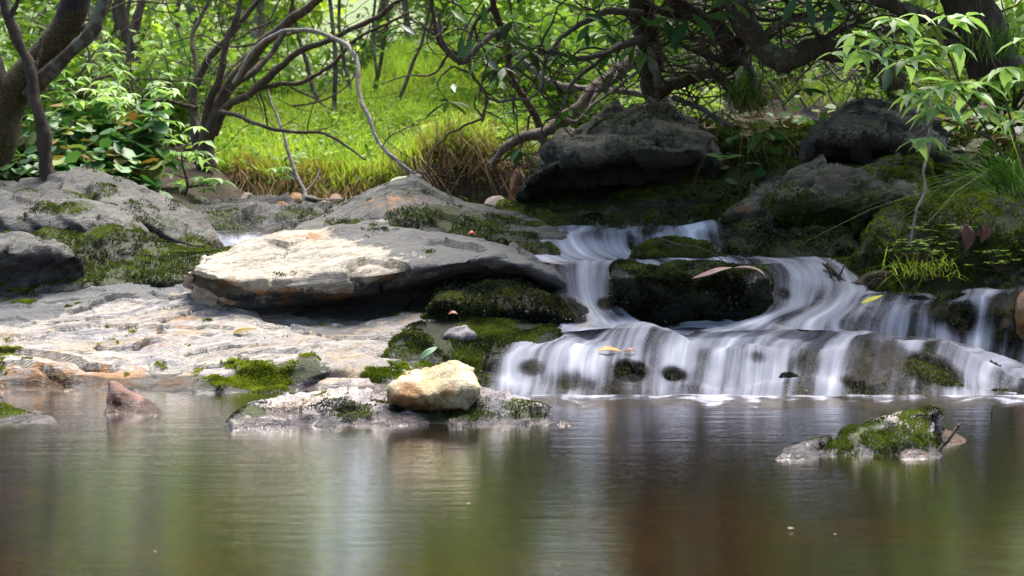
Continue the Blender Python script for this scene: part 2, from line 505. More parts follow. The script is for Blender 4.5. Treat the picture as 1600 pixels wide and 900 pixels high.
def pool_material():
    t = NT("pool_water")
    p = pos(t)
    v1 = t.n("VectorMath", {"operation": 'MULTIPLY'}, i0=p, i1=(1.0, 5.0, 1.0)).outputs[0]
    a = t.noise(v1, 2.2, 4, 0.55, 0.2)
    c = t.noise(v1, 9.0, 4, 0.6)
    d = t.noise(t.n("VectorMath", {"operation": 'MULTIPLY'}, i0=p, i1=(1.0, 9.0, 1.0)).outputs[0], 26.0, 3, 0.6)
    h = t.math('ADD', t.math('MULTIPLY', a, 0.55), t.math('ADD', t.math('MULTIPLY', c, 0.30), t.math('MULTIPLY', d, 0.10)))
    b = t.n("Bump", Strength=0.075, Distance=0.04, Height=h)
    fr = t.n("Fresnel", IOR=1.42)
    t.set(fr.inputs["Normal"], b.outputs[0])
    gl = t.n("BsdfGlossy", Color=(0.99, 0.97, 0.98), Roughness=0.09, Normal=b.outputs[0])
    tr = t.n("BsdfTransparent", Color=(0.46, 0.23, 0.065))
    mud = t.n("BsdfDiffuse", Color=(0.022, 0.010, 0.003))
    under = t.n("MixShader", i0=0.45, i1=tr.outputs[0], i2=mud.outputs[0])
    ff = t.math('MULTIPLY', fr, 2.1, clamp=True)
    return t.done(t.n("MixShader", i0=ff, i1=under.outputs[0], i2=gl.outputs[0]))


M_POOL = pool_material()


def fall_material():
    """aerated stream water: thin clear film where it slides, soft grey white veil with strands along the flow where it falls"""
    t = NT("falling_water")
    uv = t.n("UVMap").outputs[0]
    p = pos(t)
    w = t.n("TexNoise", Vector=p, Scale=2.2, Detail=1.0).outputs["Color"]
    uvw = t.n("VectorMath", {"operation": 'MULTIPLY_ADD'}, i0=w, i1=(0.05, 0.0, 0.0), i2=uv).outputs[0]
    s1 = t.noise(t.n("VectorMath", {"operation": 'MULTIPLY'}, i0=uvw, i1=(38.0, 0.9, 1.0)).outputs[0], 1.0, 3, 0.5)
    s2 = t.noise(t.n("VectorMath", {"operation": 'MULTIPLY'}, i0=uvw, i1=(10.0, 0.7, 1.0)).outputs[0], 1.0, 1.5, 0.5)
    st = t.math('ADD', t.math('MULTIPLY', s1, 0.3), t.math('MULTIPLY', s2, 0.7))
    f = t.math('ADD', t.attr("foam"), t.math('MULTIPLY', t.math('SUBTRACT', st, 0.5), 2.2))
    al = t.ramp(f, [(0.10, 0.0), (0.30, 0.14), (0.55, 0.54), (0.95, 0.93)])
    b = t.n("Bump", Strength=0.10, Distance=0.02, Height=s2)
    col = t.ramp(f, [(0.2, (0.34, 0.35, 0.44)), (0.7, (0.50, 0.515, 0.60)), (1.0, (0.74, 0.76, 0.84))])
    white = t.n("BsdfDiffuse", Color=col, Normal=b.outputs[0])
    trl = t.n("BsdfTranslucent", Color=col)
    veil = t.n("MixShader", i0=0.2, i1=white.outputs[0], i2=trl.outputs[0])
    fr = t.n("LayerWeight", Blend=0.18)
    clear = t.n("MixShader", i0=t.math('MULTIPLY', fr.outputs["Facing"], 0.04), i1=t.n("BsdfTransparent", Color=(0.84, 0.80, 0.72)).outputs[0],
                i2=t.n("BsdfGlossy", Color=(0.7, 0.7, 0.78), Roughness=0.45, Normal=b.outputs[0]).outputs[0])
    m = t.n("MixShader", i0=al, i1=clear.outputs[0], i2=veil.outputs[0])
    edge = t.ramp(t.math('ADD', t.attr("edge"), t.math('MULTIPLY', t.math('SUBTRACT', st, 0.5), 0.7)), [(0.05, 0.0), (0.55, 1.0)])
    return t.done(t.n("MixShader", i0=edge, i1=t.n("BsdfTransparent").outputs[0], i2=m.outputs[0]))


M_FALL = fall_material()
# ------------------------------------------------------------------ terrain
def terrain(x, y):
    x = np.asarray(x, float)
    y = np.asarray(y, float)
    base = np.interp(y, [-40, -6, 0, 1.0, 4.3, 4.8, 5.6, 6.2, 6.7, 8.7, 9.25, 9.5, 10.2, 14, 18, 26, 45, 120],
                     [3.0, .4, -.2, -.30, -.32, -.2, -.05, .10, .30, .42, .52, .78, .97, 1.78, 2.65, 4.0, 7.5, 22])
    zr = np.interp(y, [4.7, 5.5, 6.0, 6.8, 7.6, 8.4, 10, 14, 26, 45, 120], [-.35, .0, .35, .62, .95, 1.12, 1.25, 1.9, 4.2, 7.6, 22])
    xr = np.interp(y, [5.0, 5.8, 6.5, 7.2, 7.6, 8.5, 10, 12], [2.0, 1.75, 1.25, .75, .25, .2, .5, .6])
    rb = sstep(0.0, 0.55, x - xr) * sstep(4.7, 5.6, y) * (1 - sstep(20, 30, y))
    z = base * (1 - rb) + np.maximum(base, zr) * rb
    zl = np.interp(y, [5.0, 6.5, 7.5, 8, 10, 14, 20, 45, 120], [-.2, .2, .52, .72, .98, 1.5, 2.1, 5.2, 22])
    lb = sstep(0.0, 0.7, -1.35 - x + 0.15 * np.maximum(0, 8 - y)) * sstep(5, 6.5, y)
    z = z * (1 - lb) + zl * lb
    hole = sstep(-.80, -.58, x) * (1 - sstep(.15, .5, x))
    z = z + hole * (.16 * sstep(9.36, 9.5, y) * (1 - sstep(9.9, 11.5, y)) - .08 * (1 - sstep(9.30, 9.40, y)) * sstep(8.7, 9.1, y))
    # the pool's outer banks, out of the frame
    side = sstep(2.8, 5.0, np.abs(x)) * (1 - sstep(5, 7, y)) * sstep(-8, 1, y)
    z = z + side * 0.9
    P = np.stack([x, y, np.zeros_like(x)], -1)
    z = z + 0.06 * fbm(P * 0.9, 3) * sstep(5, 9, y) + 0.025 * fbm(P * 4.0, 3)
    return z


def tz(x, y):
    return float(terrain(np.array([x]), np.array([y]))[0])


def build_ground():
    u = np.linspace(-1, 1, 330)
    xs = 3.2 * u + 70 * np.sign(u) * np.abs(u) ** 5
    v = np.linspace(0, 1, 420)
    ys = -40 + 40 * sstep(0, .12, v) * 1.0
    ys = np.concatenate([np.linspace(-40, 0, 20), np.linspace(0.3, 4.5, 30), np.linspace(4.55, 12, 240), np.linspace(12.2, 30, 90), np.linspace(31, 120, 30)])
    X, Y = np.meshgrid(xs, ys)
    Z = terrain(X, Y)
    P = np.stack([X, Y, Z], -1)
    # undercut earth bank of the far side
    G = P.reshape(-1, 3)
    Xf, Yf = G[:, 0], G[:, 1]
    grass = sstep(9.35, 9.7, Yf) * sstep(-1.9, -1.3, Xf + 0.02 * (Yf - 9)) * (1 - sstep(-0.15, 0.5, Xf - 0.05 * (Yf - 9)))
    grass = np.maximum(grass, sstep(11, 14, Yf) * 0.55)
    moss = 0.75 * sstep(0.2, .7, Xf) * sstep(5, 6, Yf) * (1 - sstep(8.5, 9.5, Yf)) + 0.25
    o = mesh("ground", G, grid_faces(len(ys), len(xs)), M_GROUND, origin=(0, 0, 0), attrs={"grass": grass, "moss": moss})
    tag(o, "brown forest floor rising from the stream bed to the wooded slope", "ground", kind="structure")


build_ground()


def pool():
    xs = np.linspace(-9, 9, 60)
    ys = np.linspace(-7, 5.05, 60)
    X, Y = np.meshgrid(xs, ys)
    G = np.stack([X, Y, np.zeros_like(X)], -1).reshape(-1, 3)
    o = mesh("pool_water", G, grid_faces(60, 60), M_POOL, origin=(0, 0, 0))
    tag(o, "calm brown pool with blurred reflections below the cascade", "water", kind="structure")


pool()


# ------------------------------------------------------------------ rocks
def spheres(P, lst, scale=1.0):
    a = np.zeros(len(P))
    for s in lst:
        c = at(s[0], s[1], s[2])
        r = s[3]
        k = s[4] if len(s) > 4 else 1.0
        q = (P - c) * np.array([0.62, 0.5, 1.3])
        d = np.linalg.norm(q, axis=1)
        a = np.maximum(a, k * (1 - sstep(0.05 * r, 1.45 * r, d)))
    return a


def tufts(acc, pts, nor, size, spread=0.8, k=3, var=None):
    """k little leaf blades at each point"""
    n = len(pts)
    if n == 0:
        return
    pts = np.repeat(pts, k, 0)
    nor = np.repeat(nor, k, 0)
    m = len(pts)
    d = nor + .65 * spread * rng.normal(size=(m, 3)) + np.array([0, 0, 0.35])
    d /= np.linalg.norm(d, axis=1, keepdims=True)
    s = np.cross(d, rng.normal(size=(m, 3)))
    s /= np.maximum(np.linalg.norm(s, axis=1, keepdims=True), 1e-6)
    h = size * rng.uniform(0.6, 1.4, (m, 1))
    w = h * 0.28
    V = np.stack([pts - s * w * 0.5, pts + d * h * 0.5 - s * w, pts + d * h, pts + d * h * 0.5 + s * w], 1).reshape(-1, 3)
    F = np.arange(m * 4).reshape(-1, 4)
    vv = np.repeat(var, k) if var is not None else rng.uniform(0, 1, m)
    vv = np.clip(vv + rng.normal(0, .18, m), 0, 1)
    acc.add(V, F, np.repeat(vv, 4))


def sample_grid(G, N, mask, n):
    """n random points of a grid surface, weighted by area x mask"""
    a = G[:-1, :-1]; b = G[:-1, 1:]; c = G[1:, 1:]; d = G[1:, :-1]
    area = 0.5 * np.linalg.norm(np.cross(c - a, d - b), axis=-1)
    mk = 0.25 * (mask[:-1, :-1] + mask[:-1, 1:] + mask[1:, 1:] + mask[1:, :-1])
    w = (area * mk).ravel()
    if w.sum() <= 0 or n <= 0:
        return np.zeros((0, 3)), np.zeros((0, 3))
    idx = rng.choice(len(w), size=n, p=w / w.sum())
    i, j = np.divmod(idx, G.shape[1] - 1)
    s = rng.uniform(0, 1, (n, 1)); t = rng.uniform(0, 1, (n, 1))
    p = (1 - s) * (1 - t) * G[i, j] + s * (1 - t) * G[i, j + 1] + s * t * G[i + 1, j + 1] + (1 - s) * t * G[i + 1, j]
    nn = N[i, j]
    return p, nn


def loft(rows, nu, nv, skirt=0.25, cap=0.12, front=0.12):
    L = []
    for Y, pts in rows:
        r = np.array([at(p[0], p[1], p[2] if len(p) > 2 else Y) for p in pts])
        L.append(r)
    f = L[0].copy(); f[:, 2] -= front
    b = L[-1].copy(); b[:, 2] -= skirt; b[:, 1] += 0.12
    L = ([f] if front > 0 else []) + L + ([b] if skirt > 0 else [])
    if cap > 0:
        e0 = np.mean([r[0] for r in L], 0); e1 = np.mean([r[-1] for r in L], 0)
        e0 += np.array([-cap * .6, 0, -cap]); e1 += np.array([cap * .6, 0, -cap])
        L = [np.vstack([e0 * .75 + r[0] * .25, r, e1 * .75 + r[-1] * .25]) for r in L]
    S = np.stack([catmull(r, nu) for r in L], 0)
    out = np.stack([catmull(S[:, j], nv) for j in range(nu)], 1)
    return out


ROCKS = {}


def facets(P, size, seed=0):
    """chipped faces: every cell of a jittered lattice tilts its own way"""
    Q = P / size + seed * 5.1
    Q = Q + 0.25 * np.stack([pnoise(Q * 1.3), pnoise(Q * 1.3 + 7), pnoise(Q * 1.3 + 13)], 1)
    I = np.floor(Q).astype(np.int64)
    best = np.full(len(P), 9.0); out = np.zeros(len(P))
    for dx in (-1, 0, 1):
        for dy in (-1, 0, 1):
            for dz in (-1, 0, 1):
                J = I + np.array([dx, dy, dz])
                h = _hash(J[:, 0], J[:, 1], J[:, 2]); g = _hash(J[:, 0] + 91, J[:, 1] + 17, J[:, 2] + 53)
                c = J + np.stack([(h & 1023) / 1023., ((h >> 10) & 1023) / 1023., ((h >> 20) & 1023) / 1023.], 1)
                gr = np.stack([(g & 1023) / 511.5 - 1, ((g >> 10) & 1023) / 511.5 - 1, ((g >> 20) & 1023) / 511.5 - 1], 1)
                d = ((Q - c) ** 2).sum(1)
                m = d < best
                best = np.where(m, d, best)
                out = np.where(m, ((Q - c) * gr).sum(1) + .35 * gr[:, 0], out)
    return out * size


def shared(P):
    """uneven bulges of the ledges, the same for the rock and the water on it"""
    return 0.040 * fbm(P * np.array([3.6, 2.0, 2.0]) + 2.2, 3, .55)


def rock(name, label, rows, mat, nu=110, nv=64, amp=0.02, freq=3.0, lay=0.0, lspace=0.06, tilt=0.35, moss=(), dark=(), stain=(), wet=(),
         base=(0, 0, 0, 0), topmoss=0.0, skirt=0.25, cap=0.1, front=0.12, mossy=None, mossbias=0.0, cat="rock", group=None, waterline=True, seed=0, fine=0.0, bumps=0.0, dents=(), chip=0.0, csize=.16, share=False, crev=()):
    G = loft(rows, nu, nv, skirt, cap, front)
    N = grid_normals(G)
    P = G.reshape(-1, 3)
    off = seed * 3.7
    d = amp * fbm(P * freq + off, 5, 0.5)
    if lay:
        ns = np.array([math.sin(tilt), -0.25, math.cos(tilt)])
        s = (P @ ns) / lspace + 0.9 * pnoise(P * 1.7 + off) + 0.3 * pnoise(P * 5 + off)
        fr = s - np.floor(s)
        h1 = (_hash(np.floor(s), np.zeros_like(s), np.zeros_like(s) + seed) & 255) / 255.0
        d = d + lay * (0.35 + h1) * (sstep(0, 0.18, fr) * (1 - fr) ** 0.8 - 0.35)
    if chip:
        d = d + chip * facets(P, csize, seed) + chip * .4 * facets(P, csize * .45, seed + 1)
    if share:
        d = d + shared(P)
    if bumps:
        d = d + bumps * np.abs(pnoise(P * 11 + off)) * 1.6 - bumps * .4
    if fine:
        d = d + fine * fbm(P * 28 + off, 3, 0.6)
    for (px, py, Y, rr, dep) in dents:
        c = at(px, py, Y)
        q = (P - c) * np.array([0.55, 1.0, 1.6])
        d = d - dep * (1 - sstep(0.2 * rr, rr, np.linalg.norm(q, axis=1)))
    cdark = np.zeros(len(P))
    if crev:
        q = P - np.array([0, 0, CAMZ])
        dep = q[:, 1] * _cp - q[:, 2] * _sp
        ppx = 800 + FPX * q[:, 0] / dep
        ppy = 450 - FPX * (q[:, 1] * _sp + q[:, 2] * _cp) / dep
        up_ok = N.reshape(-1, 3)[:, 2] > -.2
        for line, wd, dp in crev:
            L = catmull(np.array(line, float), 40)
            C3 = np.array([P[np.argmin((ppx - a) ** 2 + (ppy - b) ** 2 + 1e6 * ~up_ok)] for a, b in L])
            wob = 0.010 * np.stack([pnoise(P * 9 + off), pnoise(P * 9 + 5 + off), 0 * P[:, 0]], 1)
            A3 = np.linalg.norm((P + wob)[:, None, :] - C3[None], axis=2)
            near = np.argmin(A3, axis=1)
            D = A3[np.arange(len(P)), near]
            behind = ((P + wob)[:, 1] > C3[near, 1]) & (near > 0) & (near < 39)
            d = d + behind * dp * .9 * np.exp(-D / (6 * wd))
            w2 = wd * np.clip(1 + 1.2 * pnoise(P * 7 + 3), .3, 2)
            g = np.exp(-(D / w2) ** 2)
            d = d - dp * g * np.where(behind, .2, .9)
            cdark = np.maximum(cdark, g * np.where(behind, .35, 1.0) * min(1.0, dp / .010))  # shade of the crevices, painted into the dark mask
    P = P + N.reshape(-1, 3) * d[:, None]
    G = P.reshape(nv, nu, 3)
    N = grid_normals(G)
    Nf = N.reshape(-1, 3)
    A = {}
    n = fbm(P * 4 + 9 + off, 4)
    A["moss"] = mossbias + np.maximum(base[0] + 0.0 * n, spheres(P, moss)) + topmoss * sstep(.3, .9, Nf[:, 2])
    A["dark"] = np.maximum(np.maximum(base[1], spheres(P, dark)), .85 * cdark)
    A["stain"] = np.maximum(base[2], spheres(P, stain))
    if mossy:
        lump = sstep(.35, .75, A["moss"] + 1.0 * fbm(P * np.array([5., 5., 9.]) + off, 3, .6))
        P = P + Nf * (lump * 1.1 * mossy[2] * (.7 + .9 * pnoise(P * 14 + off) + .5 * pnoise(P * 33 + off)))[:, None]
        G = P.reshape(nv, nu, 3)
        N = grid_normals(G)
        Nf = N.reshape(-1, 3)
    w = np.maximum(base[3], spheres(P, wet))
    if waterline:
        w = np.maximum(w, (1 - sstep(0.015, 0.05, P[:, 2] + 0.012 * n)) * 0.9)
    A["wet"] = w
    cen = np.array([P[:, 0].mean(), P[:, 1].mean(), P[:, 2].min()])
    o = mesh(name, P, grid_faces(nv, nu), mat, origin=cen, attrs=A)
    tag(o, label, cat, group)
    if mossy:
        mm, dens, size = mossy[:3]
        msk = (A["moss"] + 1.1 * fbm(P * np.array([5., 5., 9.]) + off, 4, .6) + 0.5 * pnoise(P * 26))
        mk = sstep(0.42, 0.62, msk) * sstep(-0.75, -0.1, Nf[:, 2] + 0.4) * sstep(-0.02, 0.02, P[:, 2])
        mk = mk.reshape(nv, nu)
        pts, nor = sample_grid(G, N, mk, dens)
        if len(pts):
            cl = np.clip(0.45 + 0.9 * fbm(pts * 7 + off, 3) + 0.25 * nor[:, 2] - 0.1, 0, 1)
            acc = Acc()
            tufts(acc, pts, nor, size, var=cl)
            m = acc.build("moss", mm, parent=o)
            m["kind"] = "stuff"
    ROCKS[name + label] = (G, N)
    return o, G, N


def rock_set():
    # --- the broad pale bedrock shelf
    rock("bedrock_shelf", "broad pale lilac and cream bedrock shelf sloping into the calm pool", [
        (4.60, [(-190, 640), (0, 640), (120, 636), (250, 634), (400, 632), (520, 634), (620, 640), (690, 650)]),
        (4.72, [(-190, 604), (0, 603), (120, 600), (250, 602), (400, 600), (520, 604), (620, 606), (680, 615)]),
        (4.78, [(-190, 582), (0, 586), (90, 588), (170, 592), (250, 596), (330, 590), (440, 572), (520, 576), (600, 590), (680, 600)]),
        (4.90, [(-190, 566), (0, 569), (90, 571), (170, 577), (250, 582), (340, 568), (440, 560), (520, 563), (610, 576), (690, 590)]),
        (5.10, [(-190, 552), (0, 550), (150, 552), (300, 552), (420, 546), (540, 545), (620, 553), (690, 570)]),
        (5.35, [(-190, 528), (0, 522), (150, 520), (300, 520), (420, 520), (540, 525), (640, 515), (690, 530)]),
        (5.60, [(-190, 502), (0, 497), (150, 490), (260, 484), (360, 488), (430, 505), (540, 508), (640, 492), (690, 500)]),
        (5.85, [(-190, 485), (0, 480), (120, 465), (230, 455), (330, 458), (400, 485), (540, 500), (640, 492), (690, 495)]),
        (6.15, [(-190, 478), (0, 470), (100, 452), (200, 440), (300, 432), (370, 448), (450, 492), (560, 500), (690, 500)]),
    ], PALE, 380, 220, amp=0.015, freq=2.4, lay=0.017, lspace=0.06, tilt=-0.10, seed=1, chip=0.06, csize=0.22, fine=0.0022, skirt=0.35,
        moss=[(420, 592, 4.8, .10, 1.0), (480, 578, 4.8, .075, 1.0), (360, 602, 4.75, .07, .9), (15, 545, 5.0, .05, 1.1), (480, 560, 4.9, .05, .8), (585, 588, 4.8, .05, 1.0),
              (0, 586, 4.78, .09, .55), (660, 560, 5.0, .12, .8), (325, 505, 5.5, .02, 1), (640, 590, 4.8, .06, .8)],
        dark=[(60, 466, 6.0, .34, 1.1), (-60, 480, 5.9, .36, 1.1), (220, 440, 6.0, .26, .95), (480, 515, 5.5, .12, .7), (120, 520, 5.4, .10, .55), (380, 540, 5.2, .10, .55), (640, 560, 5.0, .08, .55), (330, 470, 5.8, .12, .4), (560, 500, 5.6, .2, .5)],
        stain=[(80, 596, 4.74, .12, .9), (150, 590, 4.76, .10, 1.0), (20, 600, 4.72, .1, .8), (250, 598, 4.74, .09, .75), (290, 505, 5.4, .12, .5), (180, 570, 4.9, .08, .6), (260, 540, 5.2, .1, .4)],
        dents=[(30, 582, 4.72, .10, .05), (120, 578, 4.74, .12, .06), (20, 545, 5.02, .07, .05), (420, 590, 4.74, .13, .03), (215, 541, 5.15, .06, .02), (322, 523, 5.3, .03, .02), (470, 500, 5.6, .1, .03)],
        mossy=(L_MOSSGREEN, 12000, 0.0070), mossbias=-.12,
        crev=[([(-60, 562), (0, 563), (70, 563), (109, 567), (178, 579)], .016, .032), ([(-60, 575), (0, 577), (57, 580), (105, 586)], .012, .022), ([(112, 489), (144, 482), (184, 470), (212, 468)], .010, .016),
              ([(150, 538), (180, 542), (205, 542), (230, 538)], .011, .018), ([(245, 518), (280, 516), (306, 512), (332, 512), (365, 522)], .008, .013), ([(255, 506), (306, 486), (335, 480), (376, 488), (404, 509)], .009, .015),
              ([(-60, 538), (0, 531), (44, 534), (87, 522), (150, 515), (220, 511)], .008, .012), ([(470, 526), (547, 530), (615, 527)], .009, .015), ([(205, 498), (271, 483), (315, 476)], .007, .010),
              ([(232, 459), (262, 468), (285, 466), (315, 452), (341, 452), (378, 470)], .009, .016), ([(440, 552), (500, 545), (560, 548), (610, 556)], .007, .010), ([(290, 555), (350, 548), (420, 545)], .007, .010),
              ([(60, 505), (130, 500), (180, 502)], .007, .010), ([(400, 512), (430, 516), (470, 508), (530, 512)], .008, .012), ([(20, 480), (80, 478), (130, 470)], .008, .012), ([(300, 575), (360, 566), (440, 556)], .008, .012)])
    # --- pale boulder with the dark right half
    rock("overhung_boulder", "long low boulder, cream at one end and charcoal at the other, with a black undercut", [
        (6.00, [(300, 452, 5.66), (350, 480, 5.64), (420, 496, 5.78), (520, 494), (620, 484), (700, 470), (790, 456), (875, 452)]),
        (5.92, [(300, 444, 5.64), (350, 468, 5.60), (420, 484, 5.72), (520, 474), (620, 456), (700, 445), (790, 438), (875, 448)]),
        (5.70, [(300, 432), (350, 455), (420, 468), (520, 462), (620, 444), (700, 432), (790, 426), (875, 447)]),
        (5.60, [(300, 426), (350, 441), (420, 450), (520, 444), (620, 428), (700, 414), (790, 410), (872, 440)]),
        (5.66, [(302, 420), (350, 425), (420, 425), (520, 418), (620, 405), (700, 395), (790, 398), (868, 430)]),
        (5.90, [(305, 416), (350, 402), (420, 390), (520, 382), (620, 378), (700, 378), (790, 390), (862, 420)]),
        (6.12, [(310, 414), (350, 396), (420, 372), (480, 363), (540, 357), (620, 359), (700, 367), (780, 383), (850, 415)]),
    ], CREAM, 240, 130, amp=0.016, freq=2.6, lay=0.012, lspace=0.05, tilt=-0.1, seed=2, cap=.03, chip=0.08, csize=0.3, fine=0.0015, skirt=0.3, front=0.05,
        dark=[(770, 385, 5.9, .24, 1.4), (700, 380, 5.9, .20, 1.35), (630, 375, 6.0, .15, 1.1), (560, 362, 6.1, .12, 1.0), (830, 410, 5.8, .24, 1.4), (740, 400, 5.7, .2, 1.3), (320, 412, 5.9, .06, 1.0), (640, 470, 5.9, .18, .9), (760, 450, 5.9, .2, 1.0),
              (720, 405, 5.6, .13, 1.0), (660, 395, 5.75, .13, .85), (600, 372, 6.0, .12, .85), (400, 482, 5.9, .16, 1.3), (520, 478, 5.9, .2, 1.4), (640, 462, 5.85, .2, 1.4), (740, 448, 5.8, .2, 1.3), (460, 484, 5.95, .2, 1.3), (340, 458, 5.9, .1, 1.1)],  # upper spheres are charcoal lichen; those under the lip paint the undercut's shade
        stain=[(430, 462, 5.6, .09, .7), (360, 452, 5.6, .08, .55), (520, 465, 5.6, .08, .7), (480, 375, 6.0, .1, .45), (620, 445, 5.6, .08, .5)],
        moss=[(560, 478, 5.9, .06, .5), (840, 440, 5.8, .06, .7)], mossy=(L_MOSS, 450, 0.0055), mossbias=-.35, crev=[([(345, 410), (430, 397), (490, 391), (545, 388)], .006, .007), ([(430, 430), (520, 424), (600, 420), (640, 424)], .006, .006)], base=(0, 0, 0, 0))
    # --- pyramid rock behind it
    rock("pointed_rock", "dark grey pointed rock rising behind the cream boulder, moss on its sloping face", [
        (6.35, [(395, 398), (500, 390), (600, 388), (700, 388), (800, 380), (885, 372)]),
        (6.45, [(405, 386), (480, 376), (540, 370), (620, 368), (700, 374), (780, 368), (872, 360)]),
        (6.60, [(420, 376), (490, 358), (545, 343), (610, 327), (660, 331), (730, 345), (800, 354), (864, 355)]),
        (6.80, [(428, 373), (490, 347), (545, 323), (600, 302), (646, 294), (690, 315), (775, 339), (857, 352)]),
        (6.98, [(434, 370), (490, 341), (545, 313), (600, 290), (636, 279), (648, 280), (692, 301), (772, 326), (852, 347)]),
        (7.10, [(440, 370), (490, 342), (545, 314), (600, 291), (638, 279), (650, 281), (694, 303), (772, 327), (850, 347)]),
        (7.40, [(450, 372), (500, 358), (560, 345), (640, 326), (700, 330), (770, 340), (850, 352)]),
    ], GREY, 190, 100, amp=0.012, freq=3.4, lay=0.010, lspace=0.07, tilt=0.5, seed=3, chip=0.10, csize=0.2, fine=0.003,
        moss=[(700, 340, 6.6, .13, .75), (650, 345, 6.6, .12, .6), (740, 355, 6.5, .12, .9), (545, 355, 6.55, .07, 1.0), (640, 305, 6.8, .08, .55), (800, 345, 6.7, .12, .6)], base=(0.05, 0.12, 0, 0),
        stain=[(620, 330, 6.7, .15, .55)], mossy=(L_MOSS, 6000, 0.0070))
    # --- layered grey rocks
    G1 = "layered grey rocks beside the left bank"
    rock("grey_slab", "highest dark grey schist slab, a long ridge falling towards the small white trickle", [
        (6.75, [(-130, 350), (0, 345), (110, 340), (190, 350), (240, 365), (300, 390), (350, 405)]),
        (6.85, [(-130, 322), (0, 318), (60, 312), (130, 314), (200, 332), (250, 352), (300, 378), (348, 396)]),
        (7.00, [(-130, 312), (0, 309), (60, 300), (130, 295), (200, 312), (250, 335), (300, 362), (346, 390)]),
        (7.20, [(-130, 304), (0, 300), (60, 286), (125, 277), (190, 288), (245, 313), (295, 340), (344, 384)]),
        (7.45, [(-130, 304), (0, 297), (60, 283), (125, 274), (190, 285), (245, 309), (295, 335), (340, 376)]),
    ], GREY, 150, 80, amp=0.02, freq=3.0, lay=0.045, lspace=0.085, tilt=0.42, seed=4, chip=.09, csize=0.24, fine=0.004,
        moss=[(250, 350, 6.85, .12, .6), (300, 380, 6.8, .1, .75), (120, 310, 6.9, .12, .5), (200, 330, 6.9, .08, .5)], mossy=(L_MOSS, 3750, 0.0070))
    rock("grey_slab", "tilted grey slab with a blunt lower end, under the highest schist ridge", [
        (6.40, [(-130, 375), (0, 365), (60, 360), (130, 360), (190, 375), (235, 390), (255, 392)]),
        (6.45, [(-130, 350), (0, 342), (60, 344), (130, 338), (190, 352), (230, 372), (250, 382)]),
        (6.55, [(-130, 332), (0, 330), (60, 332), (130, 328), (185, 342), (225, 362), (246, 375)]),
        (6.75, [(-130, 312), (0, 310), (60, 309), (130, 315), (185, 332), (225, 352), (243, 370)]),
        (6.95, [(-130, 306), (0, 304), (60, 304), (130, 311), (185, 328), (225, 350), (240, 368)]),
    ], GREY, 130, 70, amp=0.02, freq=3.2, lay=0.025, lspace=0.07, tilt=0.4, seed=5, chip=.09, csize=0.2, fine=0.003,
        moss=[(100, 325, 6.6, .12, .65), (200, 362, 6.5, .07, .5)], mossy=(L_MOSS, 2250, 0.0070))
    rock("mossy_rock", "wide rounded moss covered rock with a small white fleck, ending by the trickle", [
        (5.95, [(-130, 480), (0, 468), (100, 455), (200, 450), (300, 440), (370, 425), (400, 412)]),
        (6.02, [(-130, 455), (0, 447), (100, 440), (200, 438), (280, 430), (340, 420), (385, 408)]),
        (6.12, [(-130, 420), (0, 425), (100, 420), (190, 415), (270, 408), (330, 408), (380, 404)]),
        (6.30, [(-130, 380), (0, 385), (90, 372), (160, 372), (230, 380), (310, 395), (372, 400)]),
        (6.50, [(-130, 358), (0, 362), (60, 352), (110, 346), (160, 350), (220, 366), (300, 388), (365, 398)]),
        (6.75, [(-130, 356), (0, 362), (60, 356), (110, 352), (160, 356), (220, 372), (300, 392), (365, 402)]),
    ], GREY, 170, 90, amp=0.03, freq=3.0, lay=0.014, lspace=0.07, tilt=0.3, seed=6, chip=.09, csize=0.2, fine=0.004,
        base=(.35, 0, 0, 0), moss=[(150, 370, 6.3, .3, .95), (280, 405, 6.2, .3, 1.0), (150, 425, 6.1, .22, .7), (60, 430, 6.1, .2, .6), (340, 405, 6.2, .15, .9), (-60, 440, 6.1, .2, .6)],
        dark=[(200, 420, 6.1, .2, .5)], mossy=(L_MOSS, 21000, 0.0078))
    rock("grey_block", "small cracked grey block with a flat top lying on the mossy rock", [
        (6.02, [(-60, 432), (0, 430), (50, 426), (85, 420), (120, 410)]),
        (5.98, [(-60, 412), (0, 412), (50, 408), (85, 412), (119, 402)]),
        (6.00, [(-60, 388), (0, 388), (50, 386), (85, 390), (117, 397)]),
        (6.12, [(-60, 376), (0, 374), (40, 374), (70, 384), (112, 392)]),
        (6.28, [(-60, 374), (0, 371), (40, 371), (70, 381), (108, 390)]),
    ], GREY, 80, 50, amp=0.014, freq=5, lay=0.008, lspace=0.05, tilt=0.15, seed=7, chip=0.25, csize=0.1, fine=0.003, moss=[(100, 395, 6.05, .03, .8)], mossy=(L_MOSS, 300, 0.0062))
    rock("flat_rock", "low flat dark rock at the far waterside, in front of the grassy bank", [
        (7.55, [(335, 372), (400, 372), (450, 366), (500, 362)]),
        (7.60, [(300, 356), (360, 360), (420, 362), (470, 352), (520, 345)]),
        (7.75, [(270, 335), (330, 336), (390, 334), (450, 334), (520, 335)]),
        (8.1, [(255, 324), (320, 325), (390, 321), (450, 326), (520, 330)]),
        (8.6, [(250, 319), (320, 319), (390, 316), (450, 322), (520, 326)]),
    ], GREY, 110, 50, amp=0.03, freq=4, lay=0.015, lspace=0.06, tilt=0.05, seed=8, chip=0.3, csize=0.2, fine=0.004, base=(0, .3, 0, .3),
        moss=[(295, 330, 7.9, .07, 1), (370, 350, 7.6, .15, .6), (460, 335, 7.8, .12, .6)], mossy=(L_MOSS, 2250, 0.0078))
